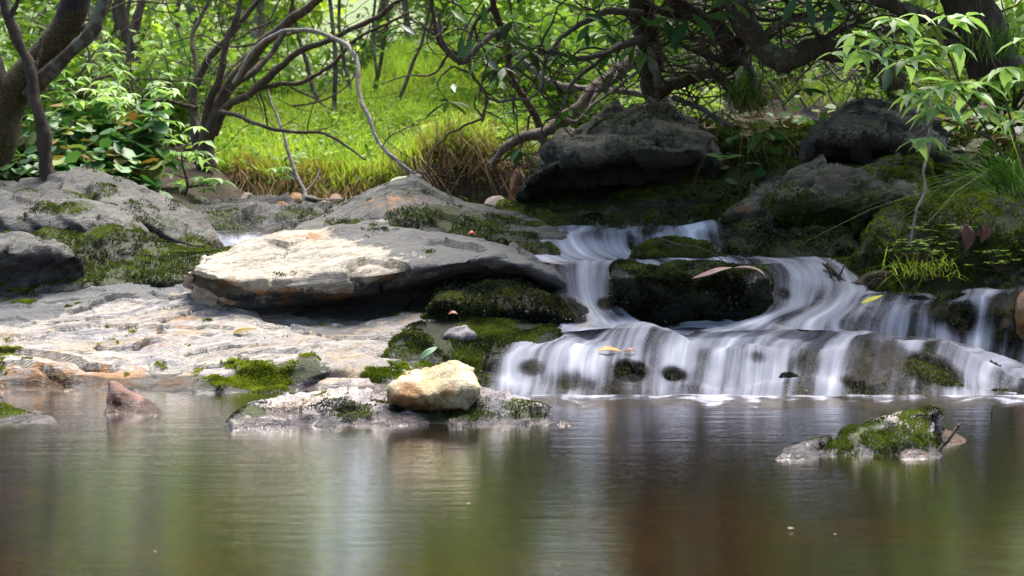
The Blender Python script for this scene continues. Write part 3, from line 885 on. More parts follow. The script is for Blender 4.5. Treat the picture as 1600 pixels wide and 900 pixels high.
    # --- mossy rocks along the cascade
    rock("mossy_ledge", "dark mossy ledge between the cream boulder and the silky falls", [
        (5.62, [(672, 500), (730, 505), (800, 512), (870, 520), (925, 522)]),
        (5.50, [(678, 486), (730, 495), (800, 502), (870, 513), (922, 515)]),
        (5.46, [(680, 470), (730, 478), (800, 482), (870, 494), (918, 506)]),
        (5.56, [(684, 460), (730, 456), (790, 455), (860, 468), (912, 492)]),
        (5.75, [(688, 456), (730, 447), (790, 442), (850, 453), (905, 478)]),
        (5.95, [(690, 455), (740, 446), (800, 442), (850, 452), (900, 476)]),
    ], LEDGE, 120, 70, amp=0.03, freq=5, seed=9, fine=0.006, bumps=.012, base=(.62, 0, 0, .5), mossy=(L_MOSSWET, 18000, 0.0086))
    rock("mossy_mound", "gently sloping green mossy mound holding a fallen green leaf, above the pool edge", [
        (4.95, [(600, 600), (680, 605), (760, 610), (800, 600)]),
        (5.02, [(603, 566), (670, 572), (740, 582), (780, 580), (800, 575)]),
        (5.12, [(608, 545), (670, 548), (740, 552), (800, 550), (850, 540)]),
        (5.30, [(618, 525), (680, 520), (750, 520), (810, 520), (870, 522)]),
        (5.50, [(640, 508), (690, 500), (750, 500), (820, 503), (890, 514)]),
        (5.70, [(650, 502), (700, 488), (750, 494), (820, 500), (890, 512)]),
    ], LEDGE, 130, 80, amp=0.02, freq=4, seed=10, fine=0.004, base=(.6, .2, 0, .25), moss=[(760, 515, 5.4, .3, .95), (660, 530, 5.2, .15, .8)], mossy=(L_MOSS, 22500, 0.0070))
    rock("small_stone", "little pale brown stone bedded in the green mossy mound", [
        (5.26, [(694, 534), (716, 538), (742, 534)]),
        (5.24, [(693, 526), (716, 529), (742, 526)]),
        (5.27, [(698, 518), (716, 515), (738, 518)]),
        (5.34, [(702, 515), (716, 511), (734, 515)]),
    ], LILAC, 36, 24, amp=0.006, freq=12, seed=11, chip=.15, csize=.05, skirt=.05, cap=.01, front=.03, fine=.003, base=(.1, .3, 0, 0))
    rock("mossy_rock", "dark dripping mossy stone beside the upper fall, behind the charcoal boulder end", [
        (6.20, [(752, 420), (800, 420), (850, 420), (885, 416)]),
        (6.12, [(755, 405), (800, 408), (850, 411), (878, 410)]),
        (6.16, [(760, 385), (800, 388), (850, 390), (875, 396)]),
        (6.30, [(765, 374), (800, 373), (845, 378), (868, 388)]),
        (6.50, [(765, 372), (800, 370), (845, 374), (865, 384)]),
    ], LEDGE, 70, 40, amp=0.02, freq=6, seed=12, fine=0.005, base=(.6, 0, 0, .6), mossy=(L_MOSSWET, 5250, 0.0086))
    # --- island in the pool
    rock("island_rock", "long low lilac rock island in the pool, carrying the yellow quartz stone", [
        (3.86, [(360, 690), (450, 690), (560, 690), (680, 692), (780, 694), (890, 696)]),
        (3.93, [(372, 655), (450, 659), (560, 661), (680, 665), (780, 667), (880, 667)]),
        (3.97, [(374, 649), (430, 648), (500, 645), (580, 648), (640, 651), (700, 655), (760, 657), (820, 657), (874, 662)]),
        (4.06, [(377, 645), (430, 634), (490, 622), (540, 622), (590, 636), (640, 642), (700, 640), (760, 630), (815, 635), (868, 657)]),
        (4.16, [(382, 644), (430, 630), (490, 616), (540, 614), (590, 628), (620, 634), (680, 622), (740, 602), (800, 620), (860, 652)]),
        (4.30, [(390, 650), (430, 640), (490, 628), (540, 624), (590, 632), (620, 636), (680, 615), (740, 604), (790, 620), (850, 655)]),
        (4.42, [(400, 665), (430, 655), (490, 640), (540, 632), (590, 640), (620, 645), (680, 640), (740, 625), (790, 640), (840, 665)]),
    ], LILAC, 190, 90, amp=0.022, freq=5.5, lay=0.008, lspace=0.04, tilt=0.35, seed=13, chip=0.22, csize=0.12, fine=0.004, skirt=.3, bumps=.006,
        moss=[(545, 640, 4.0, .05, .95), (730, 645, 4.0, .05, .9), (700, 632, 4.1, .06, .75), (600, 632, 4.1, .04, .6), (380, 645, 4.0, .05, .8), (830, 645, 4.05, .07, .7)],
        dark=[(560, 625, 4.1, .05, .7), (780, 645, 4.0, .06, .75), (610, 638, 4.1, .05, .6)], stain=[(450, 625, 4.1, .06, .4)], mossy=(L_MOSS, 3750, 0.0047))
    rock("flat_stone", "flat pinkish stone just behind the pool island, near the mossy shelf edge", [
        (4.46, [(470, 650), (560, 650), (640, 650)]),
        (4.50, [(480, 628), (540, 628), (600, 632), (640, 630)]),
        (4.58, [(488, 608), (530, 598), (580, 604), (640, 616)]),
        (4.70, [(500, 598), (520, 590), (570, 596), (640, 610)]),
        (4.85, [(505, 600), (540, 594), (590, 600), (640, 612)]),
    ], LILAC, 70, 40, amp=0.01, freq=6, seed=14, chip=0.15, csize=0.12, fine=.002, stain=[(515, 595, 4.65, .05, .7)])
    rock("quartz_stone", "lumpy yellow quartz stone perched on the pool island", [
        (4.08, [(632, 640), (690, 642), (728, 638)]),
        (3.99, [(618, 629), (650, 633), (700, 634), (738, 624)]),
        (3.98, [(614, 617), (650, 619), (700, 616), (747, 608)]),
        (4.00, [(614, 606), (640, 603), (700, 600), (752, 600)]),
        (4.06, [(622, 592), (655, 585), (700, 580), (735, 584), (754, 596)]),
        (4.16, [(634, 588), (660, 575), (695, 569), (725, 572), (748, 590)]),
        (4.26, [(640, 590), (665, 577), (698, 571), (725, 575), (744, 592)]),
        (4.36, [(645, 612), (665, 604), (700, 600), (730, 604), (742, 612)]),
    ], YELLOW, 90, 70, amp=0.024, freq=9, seed=15, chip=0.18, csize=0.09, fine=0.004, bumps=.008, skirt=.06, cap=.02, front=.03, waterline=False, base=(0, 0, .1, 0), stain=[(640, 620, 4.0, .06, .9), (700, 615, 3.97, .04, .6)])
    rock("wedge_stone", "rusty red wedge shaped stone standing alone in the pool", [
        (4.12, [(160, 660), (175, 665), (200, 665), (250, 660)]),
        (4.16, [(168, 641), (180, 648), (205, 647), (248, 640)]),
        (4.19, [(169, 630), (183, 632), (210, 636), (246, 637)]),
        (4.22, [(170, 612), (184, 608), (208, 617), (244, 633)]),
        (4.26, [(172, 600), (183, 597), (206, 611), (241, 631)]),
        (4.32, [(172, 612), (184, 608), (206, 616), (240, 634)]),
    ], RED, 60, 44, amp=0.008, freq=12, seed=16, chip=0.10, csize=0.06, fine=0.003, skirt=.15, cap=.01, front=.1)
    rock("waterside_stone", "low pale crusted stone topped with green moss, cut by the photo edge", [
        (3.90, [(-120, 690), (0, 690), (60, 688), (110, 684)]),
        (3.96, [(-120, 663), (0, 664), (50, 664), (95, 662)]),
        (4.02, [(-120, 648), (0, 650), (45, 652), (88, 659)]),
        (4.12, [(-120, 634), (0, 638), (40, 645), (80, 657)]),
        (4.26, [(-120, 640), (0, 642), (40, 650), (80, 660)]),
    ], LILAC, 70, 40, amp=0.016, freq=8, seed=17, fine=0.004, moss=[(-5, 640, 4.1, .06, .9)], mossy=(L_MOSSGREEN, 1050, 0.0047))
    rock("brown_pebble", "round dark brown pebble half out of frame above the crusted stone", [
        (4.30, [(-38, 650), (-15, 652), (6, 648)]),
        (4.28, [(-40, 632), (-15, 636), (6, 630)]),
        (4.31, [(-36, 615), (-15, 611), (4, 620)]),
        (4.38, [(-34, 616), (-15, 613), (2, 622)]),
    ], ORANGE, 30, 24, amp=0.006, freq=10, seed=18, skirt=.1, cap=.01)
    # --- frog-like rock
    rock("snout_rock", "mossy grey rock shaped like a raised snout, tapering to a pale crust in the pool", [
        (3.36, [(1215, 730), (1300, 735), (1390, 735), (1470, 730)]),
        (3.43, [(1226, 708), (1290, 714), (1360, 716), (1430, 716), (1468, 712)]),
        (3.46, [(1228, 704), (1290, 704), (1360, 701), (1430, 698), (1462, 700)]),
        (3.53, [(1234, 701), (1290, 692), (1345, 676), (1410, 662), (1450, 668), (1462, 676)]),
        (3.62, [(1244, 700), (1300, 688), (1345, 668), (1400, 654), (1448, 643), (1469, 647)]),
        (3.70, [(1254, 702), (1310, 692), (1350, 674), (1400, 660), (1446, 648), (1468, 652)]),
        (3.78, [(1264, 716), (1310, 712), (1350, 702), (1400, 695), (1440, 690), (1460, 695)]),
    ], LILAC, 120, 70, amp=0.007, freq=8, seed=19, chip=0.15, csize=0.09, fine=0.004, skirt=.15, cap=.02, base=(.05, .5, 0, 0),
        moss=[(1360, 677, 3.55, .06, .85), (1310, 693, 3.5, .035, .7), (1420, 662, 3.56, .03, .7), (1395, 688, 3.48, .035, .7), (1440, 690, 3.46, .025, .8)], dark=[(1450, 690, 3.46, .07, .9), (1460, 660, 3.6, .05, .5)],
        mossy=(L_MOSS, 6750, 0.0043))
    rock("orange_stone", "wet orange stone tucked behind the raised snout rock", [
        (3.55, [(1450, 726), (1480, 728), (1520, 724)]),
        (3.60, [(1452, 700), (1480, 704), (1514, 703)]),
        (3.64, [(1454, 682), (1480, 684), (1512, 693)]),
        (3.70, [(1456, 673), (1475, 669), (1508, 688)]),
        (3.78, [(1458, 678), (1475, 674), (1505, 692)]),
    ], ORANGE, 50, 36, amp=0.008, freq=9, seed=20, skirt=.1, cap=.01, fine=.002)
    rock("pink_pebble", "smooth pale pink pebble at the foot of the raised snout rock", [
        (3.37, [(1404, 730), (1428, 733), (1455, 730)]),
        (3.40, [(1405, 718), (1428, 722), (1456, 717)]),
        (3.42, [(1408, 708), (1428, 705), (1452, 710)]),
        (3.46, [(1411, 706), (1428, 702), (1450, 708)]),
        (3.50, [(1411, 712), (1428, 710), (1448, 714)]),
    ], PINK, 36, 26, amp=0.003, freq=9, seed=21, skirt=.06, cap=.01, front=.04)
    # --- cascade block and ledges
    rock("cascade_block", "black dripping mossy block parting the falls, a pink leaf lying on top", [
        (5.66, [(958, 520), (975, 522), (1030, 524), (1100, 522), (1185, 520), (1212, 516)]),
        (5.62, [(958, 500), (975, 506), (1030, 508), (1100, 508), (1185, 506), (1208, 502)]),
        (5.56, [(957, 470), (973, 476), (1030, 478), (1100, 478), (1187, 480), (1206, 478)]),
        (5.51, [(955, 442), (972, 446), (1030, 446), (1100, 449), (1188, 450), (1206, 450)]),
        (5.52, [(956, 428), (974, 429), (1030, 430), (1100, 431), (1186, 433), (1204, 435)]),
        (5.66, [(962, 421), (980, 420), (1030, 420), (1100, 421), (1180, 423), (1199, 426)]),
        (5.92, [(966, 417), (985, 416), (1030, 415), (1100, 415), (1175, 417), (1193, 418)]),
    ], LEDGE, 150, 90, amp=0.018, freq=6, seed=22, fine=0.007, cap=.012, bumps=.012, base=(.5, 0, 0, .8), mossy=(L_MOSSWET, 22000, .0085))
    rock("mossy_stone", "low mossy stone with a bare twig on it, in the upper fall", [
        (6.08, [(980, 418), (1040, 418), (1100, 418), (1146, 416)]),
        (6.06, [(984, 404), (1040, 404), (1100, 406), (1143, 408)]),
        (6.09, [(988, 398), (1040, 394), (1100, 396), (1140, 405)]),
        (6.15, [(994, 393), (1030, 383), (1080, 382), (1120, 391), (1136, 402)]),
        (6.26, [(1000, 393), (1030, 381), (1080, 381), (1120, 390), (1132, 402)]),
    ], LEDGE, 80, 40, amp=0.010, freq=8, seed=23, fine=0.005, bumps=.006, base=(.9, 0, 0, .0), mossy=(L_MOSS, 8000, .008), moss=[(1000, 400, 6.1, .1, 1.1)])
    rock("mossy_rock", "low wet mossy rock rim beneath the shaded bank, where the water bulges white", [
        (6.10, [(1115, 425), (1200, 425), (1280, 425), (1370, 420)]),
        (6.08, [(1130, 402), (1200, 408), (1280, 408), (1350, 406)]),
        (6.12, [(1140, 384), (1200, 384), (1280, 388), (1345, 392)]),
        (6.28, [(1150, 364), (1200, 357), (1240, 364), (1290, 364), (1342, 372)]),
        (6.55, [(1150, 358), (1200, 353), (1240, 361), (1290, 361), (1340, 368)]),
    ], LEDGE, 110, 50, amp=0.022, freq=6, seed=24, fine=0.006, bumps=.012, base=(.6, 0, 0, .6), mossy=(L_MOSSWET, 13500, 0.0094))


rock_set()


def cascade_bed():
    """one rock ledge under the flowing water"""
    return rock("cascade_ledge", "wet black stepped ledge the water fans over into the pool, mossy knobs showing through", LOW_ROWS_ROCK, LEDGE, 300, 130, amp=0.024, freq=6, seed=30, fine=0.009, share=True, bumps=.034,
                base=(.42, 0, 0, .8), skirt=.1, moss=[(1490, 500, 5.4, .16, .95), (1460, 580, 4.80, .13, .95), (1330, 610, 4.65, .07, 1.0), (1255, 505, 5.4, .08, .8), (985, 580, 4.80, .05, 1.0), (1050, 585, 4.80, .045, 1.0)],
                mossy=(L_MOSSWET, 18000, 0.0078))


LOW_ROWS = [
    (5.62, [(860, 506), (950, 508), (1050, 508), (1150, 507), (1230, 506), (1300, 504)]),
    (5.45, [(830, 517), (930, 512), (1030, 511), (1130, 513), (1230, 514), (1330, 519), (1430, 530), (1540, 552), (1610, 584), (1760, 604)]),
    (5.24, [(790, 536), (900, 524), (1000, 520), (1100, 525), (1200, 529), (1300, 532), (1420, 536), (1520, 550), (1610, 592), (1760, 610)]),
    (4.98, [(766, 556), (860, 542), (950, 541), (1030, 543), (1110, 550), (1200, 545), (1300, 545), (1410, 548), (1500, 560), (1610, 600), (1760, 614)]),
    (4.85, [(758, 580), (860, 567), (950, 563), (1030, 568), (1110, 575), (1200, 566), (1300, 566), (1410, 568), (1500, 580), (1610, 608), (1760, 617)]),
    (4.73, [(755, 600), (860, 596), (950, 592), (1030, 594), (1110, 598), (1200, 588), (1300, 586), (1410, 592), (1500, 602), (1610, 612), (1760, 618)]),
    (4.60, [(752, 618), (860, 615), (950, 614), (1030, 614), (1110, 614), (1200, 602), (1300, 598), (1410, 606), (1500, 612), (1610, 618), (1760, 622)]),
    (4.52, [(745, 632), (860, 632), (950, 632), (1030, 632), (1110, 632), (1200, 622), (1300, 622), (1410, 622), (1500, 624), (1610, 626), (1760, 630)]),
]
LOW_ROWS_ROCK = [(Y + .03, [(p[0], p[1] + 7) for p in r]) for Y, r in LOW_ROWS[::-1]]
cascade_bed()

RIGHT_ROWS = [
    (6.05, [(1240, 450), (1320, 452), (1400, 454), (1480, 455), (1560, 448), (1640, 440), (1760, 440)]),
    (5.78, [(1235, 465), (1310, 463), (1400, 464), (1480, 462), (1560, 455), (1640, 448), (1760, 448)]),
    (5.60, [(1220, 486), (1300, 480), (1380, 478), (1460, 474), (1540, 470), (1640, 462), (1760, 462)]),
    (5.50, [(1205, 504), (1300, 500), (1380, 496), (1460, 500), (1540, 500), (1640, 490), (1760, 490)]),
    (5.42, [(1195, 516), (1300, 520), (1380, 524), (1460, 528), (1540, 540), (1640, 562), (1760, 570)]),
    (5.36, [(1190, 526), (1300, 532), (1380, 538), (1460, 545), (1540, 560), (1640, 594), (1760, 606)]),
]
rock("cascade_ledge", "low ledge beside the mossy bank with a dull green moss cushion, thinly veiled by water", [(Y + .03, [(p[0], p[1] + 5) for p in r]) for Y, r in RIGHT_ROWS[::-1]], LEDGE, 170, 70,
     amp=0.022, freq=6, seed=31, fine=0.009, share=True, bumps=.026, base=(.30, 0, 0, .8), skirt=.1, front=.05,
     moss=[(1510, 495, 5.5, .13, 1.0), (1470, 500, 5.5, .1, .8), (1570, 520, 5.45, .12, .6), (1255, 510, 5.45, .09, .8)], mossy=(L_MOSSWET, 21000, 0.0078))


# ------------------------------------------------------------------ flowing water
def sheet(name, label, rows, nu=160, nv=90, foam=(), base=0.15, slope=0.75, amp=0.012, edge=0.06, vedge=0.05, lift=0.0, steepbase=0.35, share=0.0, cols=0.0, fade=0.0):
    L = [np.array([at(p[0], p[1], p[2] if len(p) > 2 else Y) for p in pts]) for Y, pts in rows]
    S = np.stack([catmull(r, nu) for r in L], 0)
    G = np.stack([catmull(S[:, j], nv) for j in range(nu)], 1)
    N = grid_normals(G)
    if N[..., 2].mean() < 0:
        N = -N
    U, Vv = np.meshgrid(np.linspace(0, 1, nu), np.linspace(0, 1, nv))
    width = np.linalg.norm(np.diff(L[len(L) // 2], axis=0), axis=1).sum()
    Lv = np.linalg.norm(np.diff(G[:, nu // 2], axis=0), axis=1).sum()
    q = np.stack([U * width * 7, Vv * Lv * 2.0, np.zeros_like(U) + 3.3], -1)
    d = amp * (fbm(q, 3) + 0.5) + lift + shared(G) * share + amp * .25 * fbm(np.stack([U * width * 26, Vv * Lv * 3.0, np.zeros_like(U) + 8.3], -1), 3)
    G = G + N * d[..., None]
    N = grid_normals(G)
    if N[..., 2].mean() < 0:
        N = -N
    P = G.reshape(-1, 3)
    st = 1 - np.abs(N[..., 2]).ravel()
    a = base + slope * sstep(0.08, steepbase, st)
    a = a + cols * fbm(np.stack([U * width * 5, Vv * 1.2, np.zeros_like(U) + len(rows)], -1), 4, .6).ravel() - fade * sstep(.55, 1.0, Vv).ravel()
    for s in foam:
        c = at(s[0], s[1], s[2])
        dd = np.linalg.norm((P - c) * np.array([1, .5, 1.4]), axis=1)
        a = a + s[4] * (1 - sstep(0.2 * s[3], s[3], dd))
    a = a + cols * .6 * fbm(np.stack([U * width * 1.8, Vv * .8, np.zeros_like(U) + 40 + len(rows)], -1), 2).ravel()
    if share:
        P = P - N.reshape(-1, 3) * (.034 * (1 - sstep(-.35, .12, a)))[:, None]
    e = np.minimum(sstep(0, edge, U), sstep(0, edge, 1 - U))
    if vedge > 0:
        e = np.minimum(e, sstep(0, vedge, Vv))
    o = mesh(name, P, grid_faces(nv, nu), M_FALL, attrs={"foam": a, "edge": e.ravel()}, uv=np.stack([U.ravel() * width, Vv.ravel() * Lv], 1), origin=(P[:, 0].mean(), P[:, 1].mean(), P[:, 2].min()))
    tag(o, label, "water", kind="structure")
    return o


# quiet water above the falls
ux = np.linspace(-1.5, 1.25, 80)
uy = np.linspace(6.95, 9.3, 60)
UX, UY = np.meshgrid(ux, uy)
UG = np.stack([UX, UY, 0.50 + 0 * UX], -1).reshape(-1, 3)
o = mesh("stream_water", UG, grid_faces(60, 80), M_FALL, attrs={"foam": np.full(len(UG), 0.12), "edge": np.ones(len(UG))}, uv=UG[:, [1, 0]], origin=(0, 7, .5))
tag(o, "shallow sliding stream above the falls, under the big overhanging boulder", "water", kind="structure")

sheet("waterfall", "highest short fall sliding off the quiet stream around the twig stone", [
    (7.00, [(800, 357), (900, 355), (1000, 356), (1080, 353), (1110, 350), (1170, 357)]),
    (6.60, [(790, 364), (880, 362), (960, 362), (1030, 364), (1085, 352), (1115, 348), (1165, 362)]),
    (6.38, [(785, 374), (860, 372), (940, 370), (1010, 374), (1080, 362), (1120, 358), (1170, 374)]),
    (6.18, [(800, 394), (870, 396), (940, 394), (1010, 396), (1080, 388), (1120, 385), (1180, 396)]),
    (6.02, [(830, 408), (900, 409), (960, 408), (1020, 408), (1080, 408), (1130, 408), (1220, 407)]),
    (5.86, [(850, 413), (900, 414), (960, 414), (1040, 416), (1100, 416), (1150, 416), (1230, 414)]),
], 150, 70, foam=[(1100, 362, 6.5, .12, .7), (870, 395, 6.2, .2, .25), (940, 385, 6.2, .12, .2)], base=.46, slope=.2, cols=.3)
sheet("waterfall", "silky chute dropping beside the black block, nearest the dark mossy ledge", [
    (6.02, [(845, 407), (880, 408), (920, 408), (960, 409), (985, 410)]),
    (5.82, [(850, 412), (885, 413), (920, 413), (950, 413), (975, 414)]),
    (5.72, [(858, 430), (890, 430), (920, 430), (945, 430), (968, 432)]),
    (5.64, [(868, 458), (895, 458), (922, 460), (945, 460), (970, 462)]),
    (5.56, [(875, 482), (905, 484), (930, 486), (955, 486), (982, 488)]),
    (5.44, [(872, 506), (910, 506), (945, 506), (980, 506), (1010, 506)]),
    (5.32, [(840, 520), (900, 518), (960, 516), (1010, 516), (1050, 516)]),
], 110, 90, foam=[(900, 500, 5.5, .14, .35), (945, 475, 5.6, .05, -.55), (980, 508, 5.4, .08, .4)], base=.56, slope=.2, steepbase=.8, edge=.12, cols=.3)
sheet("waterfall", "thin rounded curl of water over the mossy ledge end", [
    (5.66, [(840, 452), (870, 458), (895, 462)]),
    (5.54, [(862, 462), (890, 465), (915, 470)]),
    (5.47, [(880, 478), (908, 478), (935, 485)]),
    (5.42, [(892, 498), (922, 500), (955, 505)]),
    (5.36, [(890, 512), (925, 512), (975, 514)]),
], 60, 50, foam=[(935, 505, 5.4, .08, .4)], base=.25, slope=.35, steepbase=.8, edge=.25, vedge=.3)
sheet("waterfall", "broad chute curving down between the black block and the mossy bank", [
    (6.08, [(1130, 405), (1190, 404), (1240, 404), (1290, 405), (1330, 412)]),
    (5.86, [(1170, 411), (1210, 410), (1250, 411), (1300, 420), (1345, 438)]),
    (5.74, [(1192, 426), (1222, 428), (1262, 436), (1310, 446), (1360, 455)]),
    (5.64, [(1198, 455), (1226, 462), (1260, 466), (1310, 466), (1350, 466)]),
    (5.54, [(1192, 486), (1222, 484), (1256, 482), (1300, 480), (1340, 482)]),
    (5.42, [(1130, 508), (1180, 504), (1230, 500), (1275, 500), (1320, 502)]),
    (5.28, [(1080, 519), (1150, 518), (1220, 516), (1275, 517), (1320, 520)]),
], 120, 90, foam=[(1270, 430, 5.8, .12, .2), (1180, 500, 5.45, .12, .35), (1225, 460, 5.65, .05, -.3)], base=.52, slope=.22, steepbase=.8, edge=.1, cols=.3)
sheet("waterfall", "low veil trickling over the small ledge in front of the mossy bank", RIGHT_ROWS, 160, 70,
      foam=[(1500, 495, 5.5, .15, -.7), (1580, 480, 5.5, .16, -.5), (1400, 505, 5.5, .25, .15), (1255, 510, 5.45, .07, -.4), (1580, 520, 5.45, .15, -.25)], base=.40, slope=.22, steepbase=.6, lift=-.006, share=1, cols=.35, fade=.15)
sheet("waterfall", "wide lowest fall fanning in white folds from a ledge into the pool", LOW_ROWS, 260, 120,
      foam=[(985, 580, 4.80, .075, -1.0), (1052, 585, 4.80, .06, -.9), (830, 575, 4.85, .06, -.5), (900, 600, 4.7, .1, -.35), (1180, 560, 4.9, .05, -.4), (1460, 580, 4.80, .13, -.8), (1330, 610, 4.65, .08, -.7), (1250, 575, 4.82, .1, -.15), (1400, 560, 4.9, .10, -.2), (1560, 590, 4.75, .1, .2), (1280, 600, 4.65, .15, .15), (1592, 608, 4.66, .07, .5),
            (1010, 545, 5.06, .05, .35), (800, 612, 4.64, .14, .35), (1060, 575, 5.0, .12, .2), (900, 565, 5.0, .14, .2)], base=.62, slope=.14, steepbase=.7, amp=.014, share=1, cols=.42, fade=.30)

sheet("waterfall", "small white trickle spilling between the grey slabs and the cream boulder", [
    (7.05, [(325, 362), (380, 364), (440, 363)]),
    (6.80, [(335, 370), (380, 370), (428, 368)]),
    (6.55, [(345, 382), (380, 380), (420, 376)]),
    (6.30, [(350, 396), (375, 396), (400, 396)]),
], 60, 40, foam=[(380, 375, 6.7, .2, .25)], base=.38, cols=.4, slope=.3, steepbase=.8, edge=.12)

# the white line of bubbles where the fall meets the pool
fx = np.linspace(735, 1640, 300)
rowsf = []
foamv = []
edgev = []
one = fx * 0
streng = .48 + .5 * (1 - sstep(760, 860, fx)) + .35 * sstep(1040, 1090, fx) * (1 - sstep(1150, 1220, fx)) + .4 * sstep(1540, 1600, fx)
for k, dy in enumerate(np.linspace(0, 1, 9)):
    base_y = 617 + 3 * pnoise(np.stack([fx * .02, one, one], 1))
    reach = 19 + 20 * pnoise(np.stack([fx * .012, one, one + 9], 1)) + 6 * pnoise(np.stack([fx * .05, one, one + 4], 1))
    rowsf.append(np.array([atz(a, b, .004) for a, b in zip(fx, base_y + np.maximum(reach, 4) * dy)]))
    foamv.append(streng + 1.1 * pnoise(np.stack([fx * .03, one + k * .55, one + 5], 1)) - .9 * dy)
    edgev.append(one + (0 if k == 8 else 1.0))
FG = np.stack(rowsf, 0)
o = mesh("foam_patches", FG.reshape(-1, 3), grid_faces(9, 300), M_FALL, attrs={"foam": np.concatenate(foamv), "edge": np.concatenate(edgev)},
         uv=np.stack([np.tile(fx * .002, 9), np.repeat(np.arange(9) * .01, 300)], 1), origin=(0, 4.7, 0))
tag(o, "thin white bubbles drifting at the foot of the lowest fall", "foam", kind="stuff")
# ------------------------------------------------------------------ rocks of the shaded right bank
def bank_rocks():
    rock("overhanging_boulder", "big dark boulder with an olive weathered top and a black hollow below, tangled branches behind", [
        (7.65, [(800, 360), (880, 360), (960, 360), (1040, 360), (1130, 355)]),
        (7.62, [(818, 335), (880, 332), (960, 325), (1040, 320), (1122, 320)]),
        (7.50, [(822, 310), (880, 296), (960, 285), (1040, 280), (1118, 280)]),
        (7.25, [(824, 296), (870, 272), (950, 262), (1040, 260), (1114, 262)]),
        (7.18, [(826, 284), (865, 258), (940, 246), (1020, 240), (1108, 240)]),
        (7.30, [(832, 268), (870, 238), (940, 220), (1020, 208), (1104, 222)]),
        (7.60, [(842, 252), (880, 224), (940, 196), (1015, 176), (1096, 206)]),
        (7.95, [(856, 244), (890, 216), (945, 190), (1020, 173), (1085, 200)]),
    ], BANK, 150, 90, amp=0.035, freq=3, lay=0.022, lspace=0.09, tilt=-0.12, seed=40, chip=.28, csize=.24, fine=0.004, base=(.18, 0, 0, 0), skirt=.5, front=.1, cap=.15,
        moss=[(1020, 190, 7.6, .2, .6), (900, 230, 7.4, .14, .5), (1060, 225, 7.4, .15, .6), (860, 320, 7.5, .2, .7)],
        dark=[(960, 300, 7.4, .33, 1.5), (1060, 300, 7.4, .33, 1.5), (870, 300, 7.4, .26, 1.4)], mossy=(L_MOSS, 2500, .010))  # these dark spheres paint shade on the rock below the lip
    rock("mossy_rock", "sunken mossy rock in the hollow under the big overhanging boulder, along the stream edge", [
        (6.95, [(770, 375), (860, 375), (960, 372), (1060, 370), (1160, 370)]),
        (7.00, [(776, 350), (860, 352), (960, 353), (1060, 353), (1150, 353)]),
        (7.10, [(784, 334), (860, 336), (960, 334), (1060, 326), (1146, 330)]),
        (7.35, [(800, 324), (860, 322), (960, 318), (1060, 306), (1140, 306)]),
        (7.65, [(815, 320), (870, 318), (960, 310), (1060, 285), (1140, 270)]),
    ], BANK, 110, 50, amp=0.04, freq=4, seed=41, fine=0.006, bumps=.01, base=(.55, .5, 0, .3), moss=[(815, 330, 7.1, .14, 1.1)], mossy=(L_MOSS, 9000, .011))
    rock("flat_boulder", "angular grey boulder with a dark hollow beneath it, below the grass root tuft", [
        (7.00, [(1235, 300), (1300, 295), (1380, 290), (1480, 285)]),
        (7.00, [(1240, 282), (1300, 272), (1380, 268), (1475, 265)]),
        (6.72, [(1258, 246), (1300, 240), (1370, 240), (1470, 245)]),
        (6.66, [(1264, 226), (1300, 210), (1370, 214), (1465, 222)]),
        (6.80, [(1272, 215), (1310, 188), (1370, 192), (1455, 208)]),
        (7.00, [(1282, 206), (1328, 172), (1365, 166), (1450, 196)]),
        (7.30, [(1290, 205), (1335, 172), (1370, 166), (1445, 190)]),
    ], BANK, 110, 70, amp=0.025, freq=4, lay=.012, lspace=.06, tilt=.15, seed=42, chip=.3, csize=.2, fine=0.004, base=(.05, .45, 0, 0), dark=[(1350, 260, 6.9, .3, .9)], mossy=(L_MOSS, 500, .009))  # the dark sphere colours in the hollow's shade
    rock("bank_boulder", "broad pale streaked boulder with yellow green moss at its upper end, above the wet rim", [
        (6.40, [(1195, 385), (1270, 388), (1350, 388), (1460, 380)]),
        (6.40, [(1205, 352), (1270, 362), (1350, 366), (1450, 358)]),
        (6.28, [(1214, 330), (1270, 332), (1350, 335), (1448, 330)]),
        (6.30, [(1220, 312), (1270, 306), (1350, 304), (1448, 300)]),
        (6.42, [(1228, 298), (1275, 280), (1345, 276), (1446, 282)]),
        (6.62, [(1240, 290), (1285, 268), (1345, 262), (1400, 254), (1444, 256)]),
        (6.90, [(1250, 290), (1290, 268), (1345, 260), (1400, 251), (1440, 252)]),
    ], BANK, 120, 70, amp=0.03, freq=3.5, lay=.014, lspace=.06, tilt=-.2, seed=43, chip=.25, csize=.2, fine=0.004, base=(.22, 0, 0, 0),
        moss=[(1435, 272, 6.5, .12, 1.2), (1330, 335, 6.3, .22, .9), (1250, 330, 6.3, .15, .85), (1300, 285, 6.45, .08, .6), (1420, 330, 6.3, .2, .8)], mossy=(L_MOSSGREEN, 5500, .010))
    rock("bank_stone", "smaller brown grey stone wedged at the lower side of the pale streaked boulder", [
        (6.50, [(1112, 370), (1160, 372), (1250, 372)]),
        (6.46, [(1118, 346), (1160, 352), (1248, 352)]),
        (6.48, [(1126, 338), (1165, 322), (1246, 328)]),
        (6.58, [(1140, 325), (1185, 296), (1244, 304)]),
        (6.75, [(1150, 322), (1200, 289), (1240, 292)]),
        (6.95, [(1155, 326), (1205, 290), (1238, 292)]),
    ], BANK, 80, 50, amp=0.022, freq=5, lay=.01, lspace=.05, tilt=-.5, seed=44, chip=.28, csize=.16, fine=0.004, base=(.2, 0, 0, 0), moss=[(1235, 320, 6.5, .1, 1.0), (1130, 340, 6.5, .08, .8)], stain=[(1170, 325, 6.5, .08, .5)], mossy=(L_MOSSGREEN, 900, .010))
